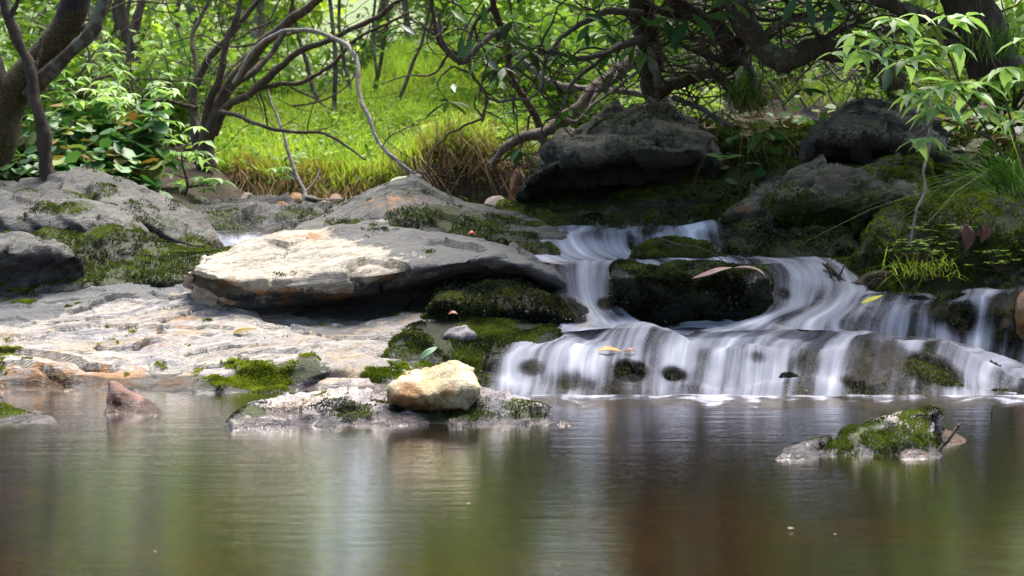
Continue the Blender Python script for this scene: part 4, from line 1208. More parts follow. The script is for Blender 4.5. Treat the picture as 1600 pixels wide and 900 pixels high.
    rock("leaning_stone", "small bare brown stone poking out of the dark hollow, next to the angular boulder", [
        (6.60, [(1222, 285), (1245, 285), (1290, 270)]),
        (6.62, [(1230, 270), (1250, 268), (1288, 250)]),
        (6.70, [(1234, 266), (1254, 256), (1284, 240)]),
        (6.80, [(1238, 268), (1256, 258), (1280, 244)]),
    ], BANK, 40, 24, amp=0.01, freq=8, seed=45, fine=.003, skirt=.1, cap=.02)
    rock("moss_hummock", "yellow green moss hummock with a brown mossy corner facing the stream", [
        (5.85, [(1325, 470), (1400, 470), (1500, 470), (1600, 465), (1720, 460)]),
        (5.92, [(1330, 430), (1400, 448), (1500, 452), (1600, 448), (1720, 440)]),
        (5.95, [(1345, 390), (1400, 400), (1500, 405), (1600, 400), (1720, 390)]),
        (6.00, [(1362, 360), (1410, 350), (1500, 360), (1600, 352), (1720, 340)]),
        (6.15, [(1380, 330), (1430, 322), (1500, 320), (1600, 310), (1720, 295)]),
        (6.40, [(1400, 325), (1450, 302), (1500, 292), (1600, 270), (1720, 250)]),
        (6.80, [(1410, 322), (1460, 298), (1510, 282), (1600, 240), (1720, 210)]),
    ], BANK, 130, 80, amp=0.045, freq=4, seed=46, fine=0.006, bumps=.012, base=(.66, .3, 0, 0), moss=[(1470, 310, 6.3, .2, 1.1), (1420, 340, 6.1, .15, .8), (1500, 330, 6.15, .15, .9)],
        dark=[(1560, 420, 5.95, .25, .9)], mossy=(L_MOSSGREEN, 16000, .011))
    rock("moss_cushion", "flat dull green moss cushion where the stream meets the bank", [
        (5.88, [(1275, 450), (1330, 452), (1385, 448)]),
        (5.90, [(1278, 432), (1330, 438), (1382, 436)]),
        (5.98, [(1284, 420), (1330, 418), (1378, 424)]),
        (6.12, [(1290, 412), (1330, 402), (1370, 410)]),
        (6.25, [(1295, 412), (1330, 400), (1366, 406)]),
    ], BANK, 60, 36, amp=0.012, freq=7, seed=47, fine=.004, base=(.75, 0, 0, .2), mossy=(L_MOSSGREEN, 2600, .009))
    rock("brown_stone", "wet brown stone at the photo's edge on the dull green ledge", [
        (5.48, [(1588, 505), (1605, 508), (1660, 505)]),
        (5.46, [(1588, 485), (1605, 492), (1660, 490)]),
        (5.50, [(1590, 465), (1610, 460), (1658, 462)]),
        (5.62, [(1594, 458), (1612, 448), (1655, 450)]),
    ], ORANGE, 40, 26, amp=0.012, freq=8, seed=48, fine=.003, base=(0, .5, 0, .3), skirt=.1, cap=.02)
    # pebble bar below the far bank: a row of separate stones
    specs = [(345, 311, 8.9, 26, 7, "pink"), (388, 312, 8.8, 24, 9, "pink"), (425, 314, 8.7, 30, 8, "grey"), (462, 312, 9.0, 22, 9, "orange"), (486, 316, 8.6, 24, 8, "grey"), (508, 322, 8.4, 22, 7, "pink"),
             (440, 322, 8.3, 22, 7, "orange"), (525, 312, 8.8, 20, 8, "brown"), (400, 321, 8.3, 24, 6, "grey"), (775, 318, 8.2, 34, 10, "pink"), (810, 292, 8.4, 26, 28, "orange"), (790, 326, 7.9, 24, 10, "moss")]
    desc = ["flat pinkish pebble on the gravel bar, under the pale sapling", "rounded pinkish pebble on the gravel bar, just past the sapling leaves", "wide grey pebble in the middle of the gravel bar",
            "upright orange pebble at the foot of the dead forked twig", "grey pebble right before the dead forked twig", "pale pebble on the gravel bar, closest to the pointed rock",
            "small orange pebble low on the gravel bar, before the wide grey one", "dark brown pebble against the dark earth bank, beside the pointed rock", "thin grey pebble lowest on the gravel bar",
            "pale flat pebble past the pointed rock, below the root tangle", "tall orange brown stone in the root tangle beside the overhanging boulder", "mossy cobble by the stream beneath the root tangle"]
    mt = {"pink": PINK, "grey": GREY, "orange": ORANGE, "brown": RED, "moss": BANK}
    for i, ((px, py, Y, w, h, c), d) in enumerate(zip(specs, desc)):
        rock("pebble" if h < 20 else "tall_stone", d, [
            (Y - .02, [(px - w * .55, py + h * 1.5), (px, py + h * 1.6), (px + w * .55, py + h * 1.5)]),
            (Y - .04, [(px - w * .55, py + h * .4), (px, py + h * .7), (px + w * .55, py + h * .4)]),
            (Y, [(px - w * .45, py - h * .4), (px, py - h * .8), (px + w * .4, py - h * .5)]),
            (Y + .08, [(px - w * .38, py - h * .6), (px - 2, py - h), (px + w * .35, py - h * .6)]),
        ], mt[c], 28, 20, amp=.012, freq=9, seed=60 + i, skirt=.1, cap=.01, front=.05, base=(.8 if c == "moss" else 0, 0, 0, 0), mossy=(L_MOSSGREEN, 500, .01) if c == "moss" else None, group="pebbles of the gravel bar", waterline=False)


bank_rocks()
# ------------------------------------------------------------------ plant builders
def tube(acc, path, r0, r1, n=None, sides=7, wob=0.0, var=0.0, tip=True, knots=0.0):
    path = np.asarray(path, float)
    n = n or max(6, len(path) * 5)
    C = catmull(path, n)
    seg = np.linalg.norm(np.diff(C, axis=0), axis=1).mean()
    if wob:
        C = C + wob * 1.3 * np.stack([fbm(C * 6 + 3, 3, .6), fbm(C * 6 + 31, 3, .6), fbm(C * 6 + 57, 3, .6)], 1) * np.linspace(0, 1, n)[:, None] ** .3
    T = np.gradient(C, axis=0)
    T /= np.maximum(np.linalg.norm(T, axis=1, keepdims=True), 1e-9)
    ref = np.array([0.31, 0.77, 0.55])
    A = np.cross(T, ref)
    A /= np.maximum(np.linalg.norm(A, axis=1, keepdims=True), 1e-9)
    B = np.cross(T, A)
    t = np.linspace(0, 1, n)
    rad = r0 + (r1 - r0) * t ** .8
    if knots:
        rad = rad * (1 + knots * fbm(C * (0.25 / max(r0, .004)) * .35, 2))
    ang = np.linspace(0, 2 * np.pi, sides, endpoint=False)
    V = C[:, None] + rad[:, None, None] * (np.cos(ang)[None, :, None] * A[:, None] + np.sin(ang)[None, :, None] * B[:, None])
    if r0 > .004:
        V = C[:, None] + (V - C[:, None]) * (1 + .32 * fbm(V * min(40, .35 / r0), 2))[..., None]
    V = V.reshape(-1, 3)
    i = np.arange(n - 1)[:, None] * sides
    j = np.arange(sides)[None, :]
    k = (j + 1) % sides
    F = np.stack([i + j, i + k, i + sides + k, i + sides + j], -1).reshape(-1, 4)
    acc.add(V, F, var if np.ndim(var) == 0 else np.repeat(np.interp(t, np.linspace(0, 1, len(var)), var), sides))
    # end cap
    Vc = np.vstack([V[-sides:], C[-1] + T[-1] * rad[-1]])
    acc.add(Vc, np.stack([np.arange(sides), (np.arange(sides) + 1) % sides, np.full(sides, sides)], 1), 0.0)
    return C


_LEAF = {
    "ovate": np.array([[0, 0, 0], [.18, .2, .05], [.42, .27, .07], [.72, .17, .04], [1, 0, -.06], [.72, -.17, .04], [.42, -.27, .07], [.18, -.2, .05], [.42, 0, 0], [.72, 0, -.01]]),
    "lance": np.array([[0, 0, 0], [.2, .09, .02], [.5, .15, .035], [.8, .10, .02], [1, 0, -.08], [.8, -.10, .02], [.5, -.15, .035], [.2, -.09, .02], [.5, 0, 0], [.8, 0, -.03]]),
    "point": np.array([[0, 0, 0], [.13, .12, .03], [.36, .2, .05], [.68, .105, .02], [1, 0, -.14], [.68, -.105, .02], [.36, -.2, .05], [.13, -.12, .03], [.38, 0, 0], [.68, 0, -.03]]),
    "round": np.array([[.1, 0, 0], [.0, .32, .06], [.45, .5, .09], [.85, .32, .03], [1, 0, -.02], [.85, -.32, .03], [.45, -.5, .09], [.0, -.32, .06], [.45, 0, 0], [.8, 0, -.01]]),
}
_LF = np.array([[0, 8, 1], [1, 8, 2], [2, 8, 9], [2, 9, 3], [3, 9, 4], [0, 7, 8], [7, 6, 8], [6, 9, 8], [6, 5, 9], [5, 4, 9]])


def leaves(acc, P, D, L, shape="ovate", up=None, var=None, roll=0.5):
    """leaves at P along D with length L"""
    P = np.atleast_2d(P); D = np.atleast_2d(D)
    n = len(P)
    if n == 0:
        return
    L = np.broadcast_to(np.asarray(L, float), (n,))
    D = D / np.maximum(np.linalg.norm(D, axis=1, keepdims=True), 1e-9)
    U = np.array([0, 0, 1.0]) + roll * rng.normal(size=(n, 3)) if up is None else up
    S = np.cross(U, D)
    S /= np.maximum(np.linalg.norm(S, axis=1, keepdims=True), 1e-9)
    Nn = np.cross(D, S)
    T = _LEAF[shape]
    V = P[:, None] + L[:, None, None] * (T[None, :, 0:1] * D[:, None] + T[None, :, 1:2] * S[:, None] + T[None, :, 2:3] * Nn[:, None])
    F = (_LF[None] + (np.arange(n) * len(T))[:, None, None]).reshape(-1, 3)
    v = rng.uniform(0, 1, n) if var is None else np.broadcast_to(var, (n,))
    acc.add(V.reshape(-1, 3), F, np.repeat(v, len(T)))


def quick_leaves(acc, P, D, L, w=0.5, var=None):
    """four-corner leaves for far crowns"""
    n = len(P)
    D = D / np.maximum(np.linalg.norm(D, axis=1, keepdims=True), 1e-9)
    U = np.array([0, 0, 1.0]) + .7 * rng.normal(size=(n, 3))
    S = np.cross(U, D)
    S /= np.maximum(np.linalg.norm(S, axis=1, keepdims=True), 1e-9)
    L = np.broadcast_to(np.asarray(L, float), (n,))[:, None]
    V = np.stack([P, P + L * (.45 * D + w * .5 * S), P + L * D, P + L * (.45 * D - w * .5 * S)], 1).reshape(-1, 3)
    acc.add(V, np.arange(4 * n).reshape(-1, 4), np.repeat(rng.uniform(0, 1, n) if var is None else var, 4))


def blades(acc, P, h, w=0.006, lean=0.35, droop=0.3, var=None, dirs=None):
    """grass blades: three bent segments"""
    n = len(P)
    if n == 0:
        return
    h = np.broadcast_to(np.asarray(h, float), (n,)) * rng.uniform(.65, 1.3, n)
    a = rng.uniform(0, 2 * np.pi, n)
    out = np.stack([np.cos(a), np.sin(a), 0 * a], 1) if dirs is None else dirs
    s = np.stack([-np.sin(a), np.cos(a), 0 * a], 1)
    ln = lean * np.abs(rng.normal(.8, .5, n))
    dr = droop * np.abs(rng.normal(.8, .5, n))
    pts = []
    for t in (0, .38, .72, 1.0):
        z = t - dr * t * t * 1.1
        x = ln * t + dr * t ** 2 * 1.0
        pts.append(P + h[:, None] * (np.array([0, 0, 1.0]) * z[:, None] + out * x[:, None]))
    ww = np.array([1, .85, .55])
    V = np.empty((n, 7, 3))
    for k in range(3):
        V[:, 2 * k] = pts[k] - s * w * ww[k]
        V[:, 2 * k + 1] = pts[k] + s * w * ww[k]
    V[:, 6] = pts[3]
    b = (np.arange(n) * 7)[:, None, None]
    F4 = (np.array([[0, 1, 3, 2], [2, 3, 5, 4]])[None] + b).reshape(-1, 4)
    F3 = (np.array([[4, 5, 6]])[None] + b).reshape(-1, 3)
    v = rng.uniform(0, 1, n) if var is None else np.clip(var + rng.normal(0, .15, n), 0, 1)
    n0 = acc.n
    acc.add(V.reshape(-1, 3), F4, np.repeat(v, 7))
    acc.F3.append(F3 + n0)


def ground_pts(x, y, lift=0.0):
    return np.stack([x, y, terrain(x, y) + lift], 1)


# ------------------------------------------------------------------ the sunny grass slope
def grass_slope():
    acc = Acc()
    n = 60000
    y = 9.35 + 8.5 * rng.uniform(0, 1, n) ** 1.5
    px = rng.uniform(310, 830, n)
    x = (px - 800) / FPX * y
    keep = rng.uniform(0, 1, n) < np.clip(0.70 + 2.4 * fbm(np.stack([x * 1.1, y * 1.1, 0 * x], 1), 3), .04, 1) * (1 - .55 * sstep(690, 830, px)) * sstep(305, 350, px)
    keep &= (px < 655) | (y > 9.52)
    x, y, px = x[keep], y[keep], px[keep]
    P = ground_pts(x, y, -.02)
    tone = np.clip(.5 + .75 * fbm(P * 1.6, 4, .65) - .3 * sstep(660, 800, px), 0, 1)
    blades(acc, P, .17 + .09 * fbm(P * 2, 2) + .010 * (y - 9), w=.0045, lean=.3, droop=.35, var=tone)
    # thin wider cover farther up and to both sides
    m = 22000
    y = rng.uniform(11, 26, m); px = rng.uniform(-60, 1660, m); x = (px - 800) / FPX * y
    P = ground_pts(x, y, -.02)
    keep = fbm(P * .6, 3) > -.1
    blades(acc, P[keep], .20, w=.008, lean=.4, droop=.4, var=.5 + .3 * fbm(P[keep], 2))
    o = acc.build("grass", L_GRASS, origin=(-.9, 11, 1.0))
    tag(o, "bright yellow green grass covering the sunny slope across the stream", "grass", kind="stuff")
    # fringe of dry grass hanging over the undercut earth bank
    acc = Acc()
    n = 7000
    px = rng.uniform(320, 830, n); y = np.where(px > 655, 9.50, 9.36) + .22 * rng.uniform(0, 1, n); x = (px - 800) / FPX * y
    P = ground_pts(x, y, .0)
    k = fbm(np.stack([x * 6, y * 0, 0 * x], 1), 3) > -.12
    P = P[k]
    dirs = np.stack([rng.normal(0, .35, len(P)), -np.ones(len(P)), 0 * P[:, 0]], 1)
    blades(acc, P, np.where(P[:, 0] > -.52, .10, .15), w=.004, lean=.35, droop=1.15, dirs=dirs, var=.5 + .4 * fbm(P * 5, 2))
    o = acc.build("dry_grass", L_DRY, origin=(-.9, 9.4, .8))
    tag(o, "straw coloured dry grass hanging over the dark earth bank", "grass", kind="stuff")
    acc = Acc()
    n = 26000
    y = rng.uniform(7.2, 17, n); px = rng.uniform(-80, 1680, n); x = (px - 800) / FPX * y
    m = (y > 9.6) | (px > 1090)
    P = ground_pts(x[m], y[m], .008)
    k = (fbm(P * 1.1 + 4, 3) > -.05) & ((P[:, 0] < .3) | (rng.uniform(0, 1, len(P)) < .35))
    P = P[k]
    a = rng.uniform(0, 6.283, len(P))
    leaves(acc, P, np.stack([np.cos(a), np.sin(a), rng.normal(0.1, .3, len(P))], 1), rng.uniform(.04, .11, len(P)), "ovate")
    o = acc.build("leaf_litter", L_FALLEN, origin=(0, 9, .9))
    tag(o, "brown dead leaves lying over the forest floor", "leaf litter", kind="stuff")


grass_slope()


def bank_moss():
    n = 26000
    y = rng.uniform(6.5, 8.7, n); px = rng.uniform(1060, 1680, n); x = (px - 800) / FPX * y
    P = ground_pts(x, y, 0)
    k = (P[:, 2] > .55) & (fbm(P * 3, 3) > -.25)
    P = P[k]
    acc = Acc()
    e = .02
    nor = np.stack([-(terrain(P[:, 0] + e, P[:, 1]) - P[:, 2]) / e, -(terrain(P[:, 0], P[:, 1] + e) - P[:, 2]) / e, np.ones(len(P))], 1)
    nor /= np.linalg.norm(nor, axis=1, keepdims=True)
    tufts(acc, P, nor, .016, var=np.clip(.45 + .7 * fbm(P * 5, 3), 0, 1))
    o = acc.build("bank_moss", L_MOSS, origin=(1.6, 7.5, .9))
    tag(o, "dark moss carpeting the shaded earth bank", "moss", kind="stuff")


bank_moss()


# ------------------------------------------------------------------ woody things traced as paths
def woody(name, label, cat, trunk, limbs=(), mat=B_DARK, group=None, knots=.15, limbname="branch", sides=10, twigs=0):
    """trunk / limbs: (list of (px, py, Y), radius px at the start, radius px at the end)"""
    def conv(spec):
        pts, a, b = spec[:3]
        P = np.array([at(*p) for p in pts])
        return P, a / FPX * pts[0][2], b / FPX * pts[-1][2]
    P, a, b = conv(trunk)
    root = empty(name, P[0])
    acc = Acc()
    tube(acc, P, a, b, n=max(24, len(P) * 10), sides=sides, knots=knots, wob=.012, var=trunk[3] if len(trunk) > 3 else 0.0)
    acc.build("trunk", mat, root)
    src = []
    for l in limbs:
        P, a, b = conv(l)
        acc = Acc()
        src.append(catmull(P, 30)[8:])
        tube(acc, P, a, b, n=max(16, len(P) * 8), sides=7, knots=knots, wob=.012)
        acc.build(limbname, l[3] if len(l) > 3 else mat, root)
    if twigs:
        acc = Acc()
        src = np.concatenate(src)
        for k in range(twigs):
            q = src[rng.integers(0, len(src))]
            w = wander(q, [rng.normal(0, 1), rng.normal(0, .5), abs(rng.normal(.3, .6))], rng.uniform(.15, .6), .05, .22, .01)
            r = rng.uniform(.002, .005)
            tube(acc, w, r, r * .4, n=len(w) * 2, sides=5)
        acc.build("twigs", mat, root)["kind"] = "stuff"
    tag(root, label, cat, group)
    return root


def wander(start, dirv, length, step, turn, grav=0.0, att=None):
    p = np.array(start, float)
    d = np.array(dirv, float); d /= np.linalg.norm(d)
    out = [p.copy()]
    for i in range(max(2, int(length / step))):
        d = d + turn * rng.normal(size=3) * np.array([1, .6, 1]) + np.array([0, 0, grav])
        if att is not None:
            v = np.array(att) - p
            d = d + .12 * v / max(np.linalg.norm(v), .1)
        d /= np.linalg.norm(d)
        p = p + d * step
        out.append(p.copy())
    return np.array(out)


def spray(acc_l, tips, n_per, L, shape, spread=.12, droop=-.1, var=None):
    """leaves set around twig tips"""
    tips = np.atleast_2d(tips)
    P = np.repeat(tips, n_per, 0) + rng.normal(0, spread, (len(tips) * n_per, 3)) * np.array([1, 1, .7])
    D = rng.normal(size=(len(P), 3)) * np.array([1, 1, .4]) + np.array([0, 0, droop])
    leaves(acc_l, P, D, L * rng.uniform(.7, 1.25, len(P)), shape, var=var)


# mossy leaning tree at the frame's edge
def left_trees():
    woody("mossy_tree", "thick leaning tree with orange brown moss, cut by the photo's edge", "tree",
          ([(-50, 345, 7.6), (-25, 280, 7.6), (-10, 220, 7.6), (5, 165, 7.6), (35, 120, 7.6), (75, 75, 7.6), (105, 35, 7.6), (120, -10, 7.6), (140, -90, 7.6), (170, -230, 7.7)], 40, 22, [.55, .6, .9, 1.0, .85, .3, .05, 0, 0]),
          [([(45, 150, 7.55), (75, 115, 7.5), (110, 82, 7.45), (140, 55, 7.4), (158, 10, 7.4), (172, -60, 7.4)], 15, 9, B_LICHEN),
           ([(105, 45, 7.6), (140, 40, 7.6), (160, 20, 7.6), (180, -40, 7.6)], 8, 4, B_LICHEN),
           ([(2, 175, 7.6), (-15, 110, 7.58), (-50, 0, 7.5), (-90, -120, 7.4)], 22, 16, B_MOSS)], B_MOSS, knots=.55, limbname="limb", sides=14)
    woody("slender_tree", "slim dark crooked stem crossing in front of the mossy leaning trunk", "tree",
          ([(80, 300, 7.3), (72, 262, 7.3), (66, 205, 7.3), (56, 160, 7.3), (48, 110, 7.3), (28, 60, 7.3), (8, 10, 7.3), (-8, -60, 7.3)], 12, 7),
          [([(14, 28, 7.3), (24, 8, 7.3), (38, -30, 7.3)], 5, 3), ([(50, 120, 7.3), (58, 95, 7.32), (64, 60, 7.35)], 4, 2)], B_DARK)
    # many stemmed laurel
    woody("mountain_laurel", "many stemmed dark laurel fanning out over the sunny grass, with a white arching branch", "shrub",
          ([(322, 262, 9.1), (320, 225, 9.1), (332, 190, 9.1), (350, 150, 9.1), (388, 95, 9.0), (432, 50, 8.9), (480, 12, 8.8), (540, -40, 8.7)], 14, 4.5),
          [([(312, 255, 9.1), (306, 200, 9.15), (303, 150, 9.2), (318, 105, 9.2), (345, 70, 9.2), (372, 40, 9.2), (420, -20, 9.2)], 10, 3.5),
           ([(335, 210, 9.1), (352, 170, 9.0), (400, 140, 8.9), (455, 90, 8.8), (520, 60, 8.7), (580, 30, 8.6), (650, -15, 8.5)], 7.5, 3),
           ([(318, 215, 9.1), (326, 160, 9.05), (345, 115, 9.0), (352, 70, 9.0), (372, 20, 9.0), (380, -40, 9.0)], 7, 3.5),
           ([(328, 190, 9.1), (358, 140, 9.2), (405, 105, 9.3), (440, 60, 9.4), (455, 10, 9.4), (460, -40, 9.4)], 7, 3),
           ([(310, 200, 9.1), (300, 165, 9.2), (306, 110, 9.3), (300, 60, 9.4), (322, 10, 9.5), (330, -30, 9.5)], 5, 2.5),
           ([(345, 175, 9.1), (380, 150, 9.0), (430, 132, 8.9), (470, 128, 8.9), (520, 100, 8.9), (560, 60, 8.9), (640, 20, 8.9)], 5, 2),
           ([(306, 170, 9.1), (285, 165, 9.1), (262, 158, 9.0), (240, 160, 9.0)], 4, 2),
           ([(345, 175, 8.9), (375, 182, 8.8), (420, 200, 8.7), (460, 208, 8.6), (502, 206, 8.5), (535, 225, 8.45), (570, 248, 8.4)], 4, 1.6, B_BROWN),
           ([(365, 130, 8.8), (400, 75, 8.7), (440, 50, 8.6), (490, 48, 8.5), (532, 65, 8.4), (556, 92, 8.3), (560, 140, 8.2), (578, 190, 8.1), (598, 232, 8.0), (640, 262, 7.9), (658, 280, 7.8)], 3.6, 3.6, B_PALE),
           ([(655, 266, 7.8), (664, 270, 7.78), (671, 276, 7.75)], 2.5, 1.2, B_PALE)], B_LAUREL, knots=.3, twigs=110)
    # fork of bleached dead twigs in front of the bank
    woody("dead_twig", "bleached dead forked twig leaning on the far earth bank", "twig",
          ([(478, 316, 8.7), (474, 296, 8.75), (462, 270, 8.8), (448, 235, 8.85), (440, 200, 8.9), (418, 140, 9.0)], 4.5, 1.5),
          [([(470, 290, 8.75), (462, 278, 8.7), (448, 268, 8.65)], 2, 1), ([(478, 308, 8.6), (505, 312, 8.55), (536, 312, 8.5)], 3, 1.5), ([(474, 300, 8.75), (492, 285, 8.8), (500, 262, 8.85)], 2, 1)], B_PALE)


left_trees()


# ------------------------------------------------------------------ background trees on the slope
def bg_tree(name, label, px, py, Y, r, lean, H, mat, crown_n, crown_r, leafm, leaf=.14, group=None, lo=.35, extra=1):
    x, _, _ = at(px, py, Y)
    base = np.array([x, Y, tz(x, Y) - .05])
    root = empty(name, base)
    rr = .55 * r / FPX * Y
    path = [base]
    for i in range(1, 7):
        t = i / 6
        path.append(base + np.array([lean * H * t + .05 * H * math.sin(3 * t + px), .05 * H * math.sin(2 * t + px * .3), H * t]))
    acc = Acc()
    C = tube(acc, path, rr, rr * .35, n=26, sides=9, knots=.15, wob=.04)
    br = acc; lf = Acc(); tips = []
    for k in range(int(8 * extra)):
        i = int(len(C) * rng.uniform(lo, .98))
        i = min(i, len(C) - 1)
        a = rng.uniform(0, 6.283)
        w = wander(C[i], [math.cos(a), math.sin(a), .55], crown_r * rng.uniform(.7, 1.3), crown_r / 6, .28, .03)
        tube(br, w, rr * .28, rr * .07, n=14, sides=5)
        tips.append(w[len(w) // 2:])
    br.build("trunk", mat, root)
    tips = np.concatenate(tips)
    idx = rng.integers(0, len(tips), crown_n)
    P = tips[idx] + rng.normal(0, crown_r * .16, (crown_n, 3))
    clump = np.clip(.5 + .6 * fbm(P * 1.2, 2) + rng.normal(0, .15, crown_n), 0, 1)
    quick_leaves(lf, P, rng.normal(size=(crown_n, 3)) * np.array([1, 1, .5]) + np.array([0, 0, -.2]), leaf * rng.uniform(.6, 1.3, crown_n), .5, clump)
    lf.build("crown", leafm, root)
    tag(root, label, "tree", group)


def background():
    G = "thin trees on the wooded slope"
    T = [
        (176, 0, 11.5, 15, .02, 6, B_BROWN, "straight brown trunk standing behind the mossy leaning tree"),
        (262, 0, 12.0, 18, -.03, 7, B_BROWN, "thick reddish brown trunk just behind the laurel's outer stems"),
        (218, 0, 13.0, 10, .05, 6, B_BROWN, "thin brown trunk between the two reddish trunks"),
        (205, 0, 16.0, 10, -.05, 7, B_GREY, "pale grey far trunk seen through the brown trunks"),
        (48, 0, 14.0, 9, .02, 7, B_GREY, "pale grey trunk rising behind the mossy leaning tree"),
        (105, 0, 18.0, 10, .02, 8, B_GREY, "light far trunk above the dark split limb"),
        (20, 0, 17.0, 12, -.02, 8, B_GREY, "grey trunk beside the photo's edge, far back"),
        (300, 0, 15.0, 9, .06, 6, B_BROWN, "brown trunk rising behind the laurel"),
        (145, 0, 15.0, 7, .10, 6, B_BROWN, "thin brown trunk with a steady lean behind the mossy tree"),
        (508, 125, 13.0, 7, -.22, 5, B_LICHEN, "thin dark trunk leaning out over the sunny grass"),
        (522, 140, 12.0, 7, -.25, 5, B_LICHEN, "second leaning dark stem on the sunny grass, a step lower"),
        (552, 110, 13.5, 6, -.05, 5, B_LICHEN, "thin upright stem at the top of the sunny grass"),
        (580, 115, 13.5, 7, .02, 5, B_LICHEN, "dark thin trunk with a lichen stripe, at the top of the sunny grass"),
        (590, 105, 14.0, 5, -.03, 5, B_LICHEN, "thinnest upright stem among those on the sunny grass"),
        (612, 120, 12.5, 6, .32, 4.5, B_BROWN, "thin trunk leaning uphill across the sunny grass"),
        (640, 0, 20.0, 10, .05, 8, B_GREY, "far grey trunk beyond the top of the grass"),
        (740, 0, 19.0, 9, -.05, 8, B_GREY, "far pale trunk above the tangled branches"),
        (420, 0, 18.0, 11, .03, 8, B_BROWN, "far brown trunk between the laurel stems"),
        (360, 0, 20.0, 12, 0, 8, B_GREY, "far grey trunk seen between the laurel's inner stems"),
        (940, 0, 15.0, 14, .04, 7, B_BROWN, "dark trunk on the slope behind the rhododendron tangle"),
        (1110, 0, 16.0, 12, -.04, 7, B_BROWN, "slope trunk behind the bent rhododendron limb"),
        (1290, 0, 14.0, 14, .03, 7, B_BROWN, "shaded trunk high behind the lichen covered limb"),
        (1440, 0, 13.0, 12, .02, 7, B_BROWN, "shaded trunk behind the pointed leaf sapling"),
        (1585, 0, 12.0, 10, .06, 7, B_GREY, "grey trunk in the upper corner past the dark stump"),
        (-60, 0, 12.0, 14, .02, 7, B_BROWN, "trunk just outside the photo's edge"),
    ]
    for px, Y, H, lab in [(-250, 23, 13, "tall lush tree far up the slope, at the side of the dark mossy tree"), (60, 25, 14, "tall lush tree far up the slope behind the grey trunks"), (330, 24, 13, "tall lush tree far up the slope behind the laurel"),
                          (-90, 29, 15, "tall lush tree farthest up the slope near the mossy tree's side"), (190, 30, 15, "tall lush tree farthest up the slope behind the brown trunks"), (450, 30, 15, "tall lush tree farthest up the slope between laurel and grass"),
                          (690, 30, 15, "tall lush tree farthest up the slope above the hanging leaves"),
                          (560, 26, 14, "tall lush tree far up the slope at the head of the sunny grass"), (800, 25, 14, "tall lush tree far up the slope behind the dead log"), (1050, 24, 13, "tall lush tree far up the slope behind the twisted trunk"),
                          (1330, 25, 14, "tall lush tree far up the slope behind the bent limb"), (1650, 23, 13, "tall lush tree far up the slope at the dark stump's side")]:
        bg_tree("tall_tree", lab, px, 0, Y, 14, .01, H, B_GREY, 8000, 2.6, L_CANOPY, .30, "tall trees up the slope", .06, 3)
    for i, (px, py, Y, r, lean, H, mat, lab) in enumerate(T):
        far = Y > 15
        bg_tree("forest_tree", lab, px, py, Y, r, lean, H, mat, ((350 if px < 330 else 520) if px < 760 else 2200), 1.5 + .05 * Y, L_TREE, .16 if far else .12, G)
    # understory bushes filling the slope
    G2 = "bushes on the wooded slope"
    Bs = [(250, 170, 11.0, .7, 1300, "yellow green bush crowding behind the pale sapling"),
          (140, 150, 12.5, .7, 1000, "loose yellow green bush below the brown trunks"),
          (40, 120, 12.0, 1.0, 1600, "bright bush glimpsed between the mossy trunk and its slim stem"),
          (330, 90, 14.0, .9, 1300, "bright leafy bush high behind the laurel"),
          (450, 30, 18.5, 1.0, 1200, "pale green bush beyond the laurel's arching stems"),
          (560, 0, 21.0, 1.2, 1300, "yellow leaved bush at the head of the sunny grass"),
          (690, 5, 20.0, 1.2, 1400, "light green bush above the grass, below the hanging leaves"),
          (820, 60, 13.0, 1.3, 2400, "olive bush right behind the drooping twigs"),
          (900, 90, 11.0, .8, 1800, "low green bush behind the dead log"),
          (980, 40, 13.5, 1.3, 2400, "green bush behind the twisted trunk"),
          (1120, 60, 12.0, 1.1, 1800, "dim green bush behind the bent limb"),
          (1230, 30, 13.0, 1.3, 2000, "dim bush high behind the lichen covered limb"),
          (1400, 40, 11.0, 1.0, 1800, "shaded bush behind the pointed leaf sapling"),
          (1580, 60, 10.0, 1.0, 1800, "leafy bush in the upper corner beside the dark stump"),
          (190, 60, 19.0, 1.5, 900, "far pale bush between the brown trunks"),
          (60, 60, 20.0, 1.5, 900, "far pale bush behind the mossy tree")]
    for px, py, Y, rad, n, lab in Bs:
        x, _, zc = at(px, py + 40, Y)
        base = np.array([x, Y, tz(x, Y)])
        root = empty("understory_bush", base)
        st = Acc(); lf = Acc(); tips = []
        for k in range(14):
            a = rng.uniform(0, 6.283)
            w = wander(base, [math.cos(a) * .6, math.sin(a) * .6, 1], rad * rng.uniform(.8, 1.5), rad / 7, .25, .0)
            tube(st, w, .012, .004, n=12, sides=5)
            tips.append(w[2:])
        st.build("stem", B_BROWN, root)
        tips = np.concatenate(tips)
        P = tips[rng.integers(0, len(tips), n)] + rng.normal(0, rad * .13, (n, 3))
        cl = np.clip(.5 + .6 * fbm(P * 2.5, 2) + rng.normal(0, .15, n), 0, 1)
        quick_leaves(lf, P, rng.normal(size=(n, 3)) * np.array([1, 1, .5]), (.07 + .003 * Y) * rng.uniform(.6, 1.3, n), .5, cl)
        lf.build("foliage", L_SHRUB, root)
        tag(root, lab, "bush", G2)
